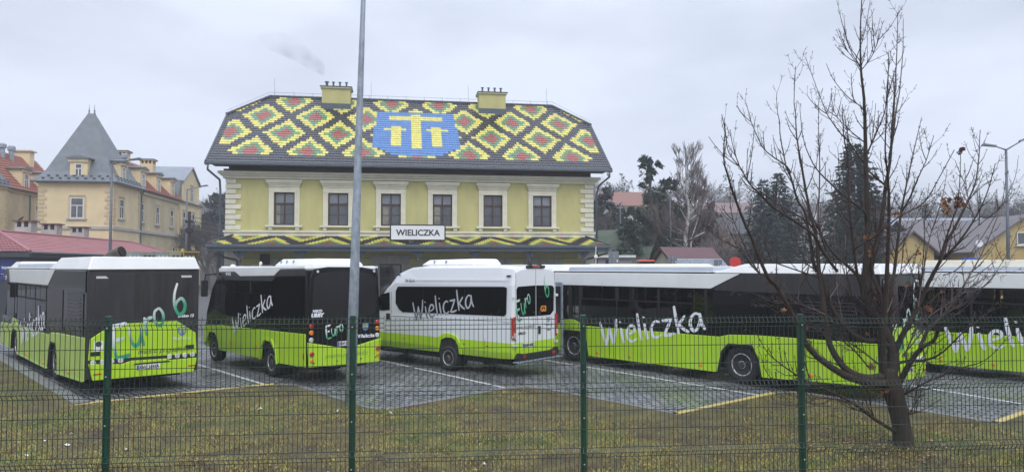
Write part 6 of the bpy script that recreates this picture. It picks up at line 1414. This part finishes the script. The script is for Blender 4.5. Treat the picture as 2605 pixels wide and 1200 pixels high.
Y = 110; p = at(2359, Y); conifer(p.x, Y, hz_(p.x, Y), zt(520, Y) - hz_(p.x, Y), 2.6, 'small hazy spruce above the grey metal roof', 8, M_con3)
for i, (px, Y, top, l) in enumerate(((2333, 125, 505, 'hazy bare tree left of the small hazy spruce'), (2560, 80, 480, 'bare tree behind the tall double armed street lamp'), (2600, 85, 470, 'bare tree at the right edge above the ochre gable'), (2470, 130, 525, 'hazy bare tree above the right chimney'), (2420, 130, 530, 'hazy bare tree above the left chimney'), (2290, 120, 520, 'hazy bare tree left of the maple middle'))):
    p = at(px, Y); z = hz_(p.x, Y); bare_tree(p.x, Y, z, (zt(top, Y) - z) * 1.0, l, 60 + i, mat('dark grey branch', (.08, .07, .065), .85), None, 5, .6, .10, rmin=.016)
for i, (px, Y, w_, h, m_, l) in enumerate(((1628, 57, 1.5, 2.3, M_con1, 'dark evergreen shrub behind the lilac cabin roof'), (1690, 56, 2.0, 2.7, M_thuja, 'brown evergreen bush left of the kiosk gable'), (1905, 57, 1.9, 2.6, M_con1, 'dark evergreen bush right of the kiosk'), (2020, 56, 2.2, 2.5, M_thuja, 'brownish bush under the paired spruces'), (2105, 58, 1.8, 2.2, M_con1, 'dark bush between the spruces'), (2240, 57, 1.8, 2.2, M_thuja, 'dull bush right of the big spruce'))):
    p = at(px, Y); leafy(p.x, Y, 0, [(-w_ * .6, h * .5, w_ * .8, h * .5), (w_ * .5, h * .55, w_ * .8, h * .55), (0, h * .9, w_ * .7, h * .35)], l, 200 + i, m_, 2200, .28, name='evergreen_bush', group='evergreen bushes behind the yard')
for i, (px, Y, h, l) in enumerate(((1660, 82, 9.5, 'leafless tree rising between the pine and the thuja'), (1775, 72, 10, 'thick leafless tree close behind the birch'), (1830, 74, 8.5, 'brownish leafless tree right of the birch crown'), (1590, 90, 9.5, 'hazy leafless tree above the green pine shoulder'), (1925, 95, 8.0, 'hazy leafless tree left of the paired spruces'), (2110, 92, 8.5, 'hazy leafless tree left of the big spruce'))):
    p = at(px, Y); bare_tree(p.x, Y, hz_(p.x, Y) * .6, h, l, 230 + i, mat('brown grey branch', (.10, .075, .065), .85), None, 5, .55, .15, rmin=.016, stems=3)
# shrubs before the ochre house
for i, (px, Y, h, l) in enumerate(((2530, 40, 3.6, 'brown shrub before the ochre wall left of the lamp'), (2585, 41, 3.8, 'brown shrub under the window of the ochre house'), (2470, 41, 4.2, 'reddish bare shrub by the brown roof eave'), (2345, 42, 3.2, 'dull bare shrub before the left ochre gable'), (2230, 46, 3.4, 'bare hedge shrub behind the maple trunk'))):
    p = at(px, Y); bare_tree(p.x, Y, 0, h, l, 80 + i, mat('brown twig', (.13, .075, .05), .8), None, 4, .75, .05, 'shrubs along the houses', .009, 4, 'shrub', 'shrub')
# left gap between the beige building and the station
Y = 105; p = at(553, Y); leafy(p.x, Y, hz_(p.x, Y), [(-1.2, 7.5, 2.6, 2.0), (1.4, 8.8, 2.4, 2.0), (.2, 10.6, 2.2, 1.4), (2.8, 6.0, 2.6, 2.4)], 'dark pine in the gap left of the station', 9, mat('hazy dark needles', (.03, .042, .035), .8, var=.3), 6000, .45)
for i, (px, Y, h, l) in enumerate(((528, 85, 10.5, 'bare tree close to the end of the beige building'), (556, 88, 8.5, 'bare tree close to the left downpipe of the station'), (575, 95, 8, 'bare tree partly hidden by the station corner'), (1512, 70, 10.5, 'bare tree touching the right downpipe of the station'))):
    p = at(px, Y); bare_tree(p.x, Y, hz_(p.x, Y) * .5, h, l, 100 + i, mat('dark grey branch', (.08, .07, .065), .85), None, 5, .55, .12, rmin=.02, stems=2)

def house(name, label, x, y, z, rz, w, d, he, hr, mw, mr, over=.35, wins=(), chim=(), ridge='x', back=0):
    t = thing(name, label, 'house', (x, y, z), R(rz)); b = MB()
    if ridge == 'x':
        b.box(0, w, 0, d, -3, he, mw); b.pr([(0, he), (d, he), (d / 2, hr)], (0, 0, 0), (0, 1, 0), (0, 0, 1), w, mw); b.build('wall', t)
        k = (hr - he) / (d / 2); b = MB(); o = over
        b.pr([(-o, he - k * o + .02), (d / 2, hr + .02), (d + o, he - k * o + .02), (d + o, he - k * o + .16), (d / 2, hr + .18), (-o, he - k * o + .16)], (-o, 0, 0), (0, 1, 0), (0, 0, 1), w + 2 * o, mr)
    else:
        b.box(0, w, 0, d, -3, he, mw); b.pr([(0, he), (w, he), (w / 2, hr)], (0, d, 0), (1, 0, 0), (0, 0, 1), d, mw); b.build('wall', t)
        k = (hr - he) / (w / 2); b = MB(); o = over
        b.pr([(-o, he - k * o + .02), (w / 2, hr + .02), (w + o, he - k * o + .02), (w + o, he - k * o + .16), (w / 2, hr + .18), (-o, he - k * o + .16)], (0, d + back, 0), (1, 0, 0), (0, 0, 1), d + o + back, mr)
    r_ = b.build('roof', t)
    for (a, z0, ww_, h_) in wins:
        f = MB(); f.rear([(a, z0), (a + ww_, z0), (a + ww_, z0 + h_), (a, z0 + h_)], 0, .05, M_wframe); f = f.build('window', t)
        g = MB()
        for q in (0, 1): g.rear([(a + .07 + q * ww_ / 2, z0 + .08), (a + ww_ / 2 - .05 + q * ww_ / 2, z0 + .08), (a + ww_ / 2 - .05 + q * ww_ / 2, z0 + h_ - .08), (a + .07 + q * ww_ / 2, z0 + h_ - .08)], -.051, .006, M_pane)
        g.build('pane', f)
    for (cx_, cy_, ztp, s_) in chim: b = MB(); b.box(cx_ - s_ / 2, cx_ + s_ / 2, cy_ - .35, cy_ + .35, he, ztp, M_brick); b.box(cx_ - s_ / 2 - .07, cx_ + s_ / 2 + .07, cy_ - .42, cy_ + .42, ztp, ztp + .1, M_gutter); b.build('chimney', r_)
    return t
# kiosk
p = at(1731, 44); kt = house('kiosk', 'white kiosk with a dark maroon sheet roof and slatted side', p.x, 44, 0, 24, 3.6, 3.4, 2.6, 4.0, M_plaster, M_maroon, .30, ridge='x')
kz = MB(); k = 1.4 / 1.7
for q in range(7): y_ = -.32 + .155 * q; kz.pr([(y_, 2.6 + k * y_ + .19), (y_ + .09, 2.6 + k * (y_ + .09) + .19), (y_ + .09, 2.6 + k * (y_ + .09) + .23), (y_, 2.6 + k * y_ + .23)], (-.25, 0, 0), (0, 1, 0), (0, 0, 1), 4.1, M_galv)
kz.build('slatted_cover', kt)
# grey cabin
p = at(1512, 48); ct = thing('cabin', 'low lilac grey cabin with a flat white edged roof right of the station', 'cabin', (p.x, 48, 0), R(-6)); z = zt(652, 48)
b = MB(); b.box(0, 2.5, 0, 2.5, 0, z - .1, M_lilac); b.build('wall', ct); b = MB(); b.box(-.2, 2.75, -.25, 2.7, z - .1, z + .06, M_plate); b.build('roof', ct, bevel=.02)
b = MB(); b.box(.75, 1.05, -.03, -.001, z - .55, z - .25, M_signb); b.build('blue_board', ct); b = MB(); b.box(.3, 1.7, -.04, -.001, 1.1, z - .75, M_glass); b.build('window', ct)
# mossy roofed house, slatted dark roof building, hillside houses
p = at(1540, 62); house('mossy_roof_house', 'old house with mossy green shingle roof beside the station corner', p.x - 2, 62, 0, -30, 5.5, 6, 3.0, 6.0, M_brown, M_moss, .4)
p = at(1770, 80); th = house('long_dark_roof_house', 'long house under a dark slatted roof with salmon wall behind the bare trees', p.x, 80, .2, 0, 9, 7, 6.4, 8.6, mat('salmon stucco', (.36, .22, .14), .9, var=.1), M_dgrey, .4)
p = at(1548, 118); house('orange_roof_house', 'hillside house with an orange tiled roof above the dark pine', p.x, 118, zt(560, 118), 6, 6.6, 7, 2.6, 4.9, M_plaster, M_oroof, .5, wins=((3.2, .6, 1.2, 1.2),))
p = at(1800, 120); house('pink_roof_house', 'wide pale house with a hazy pink roof behind the bare trees', p.x, 120, zt(610, 120), 0, 11, 8, 4.6, 6.4, M_plaster, mat('faded pink roof', (.19, .13, .125), .8), .5, wins=((2, 2.4, 1.2, 1.3), (5, 2.4, 1.2, 1.3), (8, 2.4, 1.2, 1.3)))
p = at(2082, 66); house('white_wall_house', 'white walled house glimpsed between the spruces', p.x, 66, 0, 0, 4.2, 6, 5.0, 6.8, M_plaster, M_broof, .4, wins=((.7, 3.0, 1.0, 1.2),))
p = at(2268, 62); house('pink_eaved_house', 'white house with a reddish roof left of the brown roofed house', p.x, 62, 0, 0, 4.3, 6, 5.8, 6.6, M_plaster, mat('reddish roof', (.35, .13, .11), .7), .4, wins=((.8, 4.2, .9, 1.0), (2.5, 3.9, .9, 1.2)))
p = at(2316, 60); house('grey_metal_roof_house', 'house with a light blue grey metal roof behind the brown roof', p.x, 60, 0, 0, 9, 7, 5.0, 7.0, M_ochre, mat('blue grey sheet roof', (.22, .26, .32), .4), .4, chim=((2.8, 3.5, zt(561, 62), .85),))
# ochre house in three volumes
oh = thing('ochre_house', 'ochre house with a large brown grey roof between two gables, right of the maple', 'house', (0, 0, 0))
def vol(x0, x1, y0, y1, he, hr, ridge, mr=M_broof, mw=M_ochre, part='wing'):
    b = MB(); w_, d_ = x1 - x0, y1 - y0
    if ridge == 'y':
        b.box(x0, x1, y0, y1, 0, he, mw); b.pr([(x0, he), (x1, he), ((x0 + x1) / 2, hr)], (0, y1, 0), (1, 0, 0), (0, 0, 1), d_, mw); o = b.build('wall', oh); k = (hr - he) / (w_ / 2); c = (x0 + x1) / 2
        b = MB(); b.pr([(x0 - .3, he - .3 * k + .02), (c, hr + .02), (x1 + .3, he - .3 * k + .02), (x1 + .3, he - .3 * k + .14), (c, hr + .15), (x0 - .3, he - .3 * k + .14)], (0, y1, 0), (1, 0, 0), (0, 0, 1), d_ + .3, mr)
    else:
        b.box(x0, x1, y0, y1, 0, he, mw); b.build('wall', oh); k = (hr - he) / (d_ / 2); c = (y0 + y1) / 2
        b = MB(); b.pr([(y0 - .5, he - .5 * k + .02), (c, hr + .02), (y1, he + .02), (y1, he + .15), (c, hr + .16), (y0 - .5, he - .5 * k + .14)], (x0, 0, 0), (0, 1, 0), (0, 0, 1), w_, mr)
    return b.build('roof', oh)
X = lambda px, Y_: DP(px, 640, Y_).x
main_r = vol(X(2330, 52), X(2600, 52), 50.5, 58.5, zt(640, 51), zt(567, 54.5), 'x')
vol(X(2264, 49), X(2376, 49), 49, 54, zt(640, 49), zt(593, 49), 'y'); vol(X(2480, 47.5), X(2740, 47.5), 47.5, 56, zt(640, 47.5), zt(553, 47.5), 'y')
b = MB(); xx = X(2505, 54); b.box(xx - .35, xx + .35, 52.8, 53.6, 4, zt(553, 53), M_brick); b.box(xx - .42, xx + .42, 52.7, 53.7, zt(553, 53), zt(553, 53) + .1, M_gutter); b.build('chimney', main_r)
x0 = X(2589, 47.4); z0 = zt(624, 47.4); w_ = MB().box(x0, x0 + 1.0, 47.42, 47.498, z0, z0 + .85, M_wframe).build('window', oh); MB().box(x0 + .07, x0 + .93, 47.405, 47.419, z0 + .07, z0 + .78, M_pane).build('pane', w_); MB().box(x0 - .1, x0 + 1.1, 47.3, 47.418, z0 - .1, z0 - .01, M_wframe).build('sill', w_)
b = MB(); b.box(X(2376, 50), X(2480, 50), 50.38, 50.49, 1.0, zt(650, 50), M_under); b.build('dark_porch', oh)
# hazy house in the left gap
p = at(532, 112); house('hazy_villa', 'hazy pale villa with a dark roof in the gap left of the station', p.x, 112, zt(572, 112), 0, 5.0, 7, 3.0, 4.3, mat('hazy pale stucco', (.30, .29, .27), .9), M_broof, .3, wins=((.5, 1.2, .8, 1.2), (2.1, 1.2, .8, 1.2), (3.7, 1.2, .8, 1.2)))
p = at(560, 130); house('upper_villa', 'second pale villa higher up in the gap left of the station', p.x, 130, zt(535, 130), 0, 4.5, 6, 2.0, 3.0, mat('pale villa stucco', (.42, .41, .38), .9), M_broof, .3, wins=((.8, .5, .8, 1.0), (2.6, .5, .8, 1.0)))

# far woods on the hill: one uncountable mass of bare crowns and evergreen clumps
def woods():
    rnd = random.Random(9); mb = MB(); ms = [mat('far bare crowns', (.10, .085, .075), .95), mat('far evergreen', (.028, .038, .030), .95)]
    for i in range(900):
        x = rnd.uniform(-150, 240); y = rnd.uniform(112, 250)
        if -30 < x < 8 and y < 120: continue
        z = hz_(x, y) - .5; h = rnd.uniform(6, 10); ev = rnd.random() < .28; m = ms[1 if ev else 0]
        if ev:
            for k in range(60):
                f = rnd.random(); r_ = 2.4 * (1 - f) * rnd.uniform(.5, 1.1); a = rnd.uniform(0, 6.28); c = Vector((x + math.cos(a) * r_, y + math.sin(a) * r_, z + 1 + h * f)); s_ = rnd.uniform(.5, 1.1)
                mb.add([c, c + Vector((rnd.uniform(-1, 1) * s_, 0, -s_ * .5)), c + Vector((rnd.uniform(-1, 1) * s_, rnd.uniform(-.5, .5) * s_, s_ * .4))], [(0, 1, 2)], m)
        else:
            mb.tube([(x, y, z), (x, y, z + h * .5)], [.18, .1], m, 3, cap=False)
            for k in range(26):
                a = rnd.uniform(0, 6.28); e = rnd.uniform(.2, 1.0); d = Vector((math.cos(a) * .8, math.sin(a) * .5, e)).normalized(); s_ = Vector((x, y, z + h * rnd.uniform(.3, .55))); L_ = h * rnd.uniform(.25, .5)
                mid_ = s_ + d * L_ * .6; mb.tube([s_, mid_, mid_ + (d + Vector((rnd.gauss(0, .3), 0, .4))).normalized() * L_ * .5], [.06, .04, .02], m, 3, cap=False)
                for q in range(3): c = s_.lerp(mid_, rnd.uniform(.4, 1)); mb.tube([c, c + (d + Vector((rnd.gauss(0, .5), rnd.gauss(0, .5), rnd.gauss(.3, .3)))).normalized() * L_ * .45], [.035, .015], m, 3, cap=False)
    return kind(mb.build('far_woods'), 'stuff')
woods()

# ------------------------------------------------------------------ haze
m = bpy.data.materials.new('thin winter haze'); m.use_nodes = True; n = m.node_tree; n.nodes.clear()
out = n.nodes.new('ShaderNodeOutputMaterial'); v = n.nodes.new('ShaderNodeVolumePrincipled'); v.inputs['Color'].default_value = (.90, .92, .97, 1); v.inputs['Density'].default_value = .0015; v.inputs['Anisotropy'].default_value = .1
n.links.new(v.outputs[0], out.inputs['Volume'])
kind(MB().box(-420, 420, -30, 430, -1.1, 48, m).build('haze'), 'stuff')
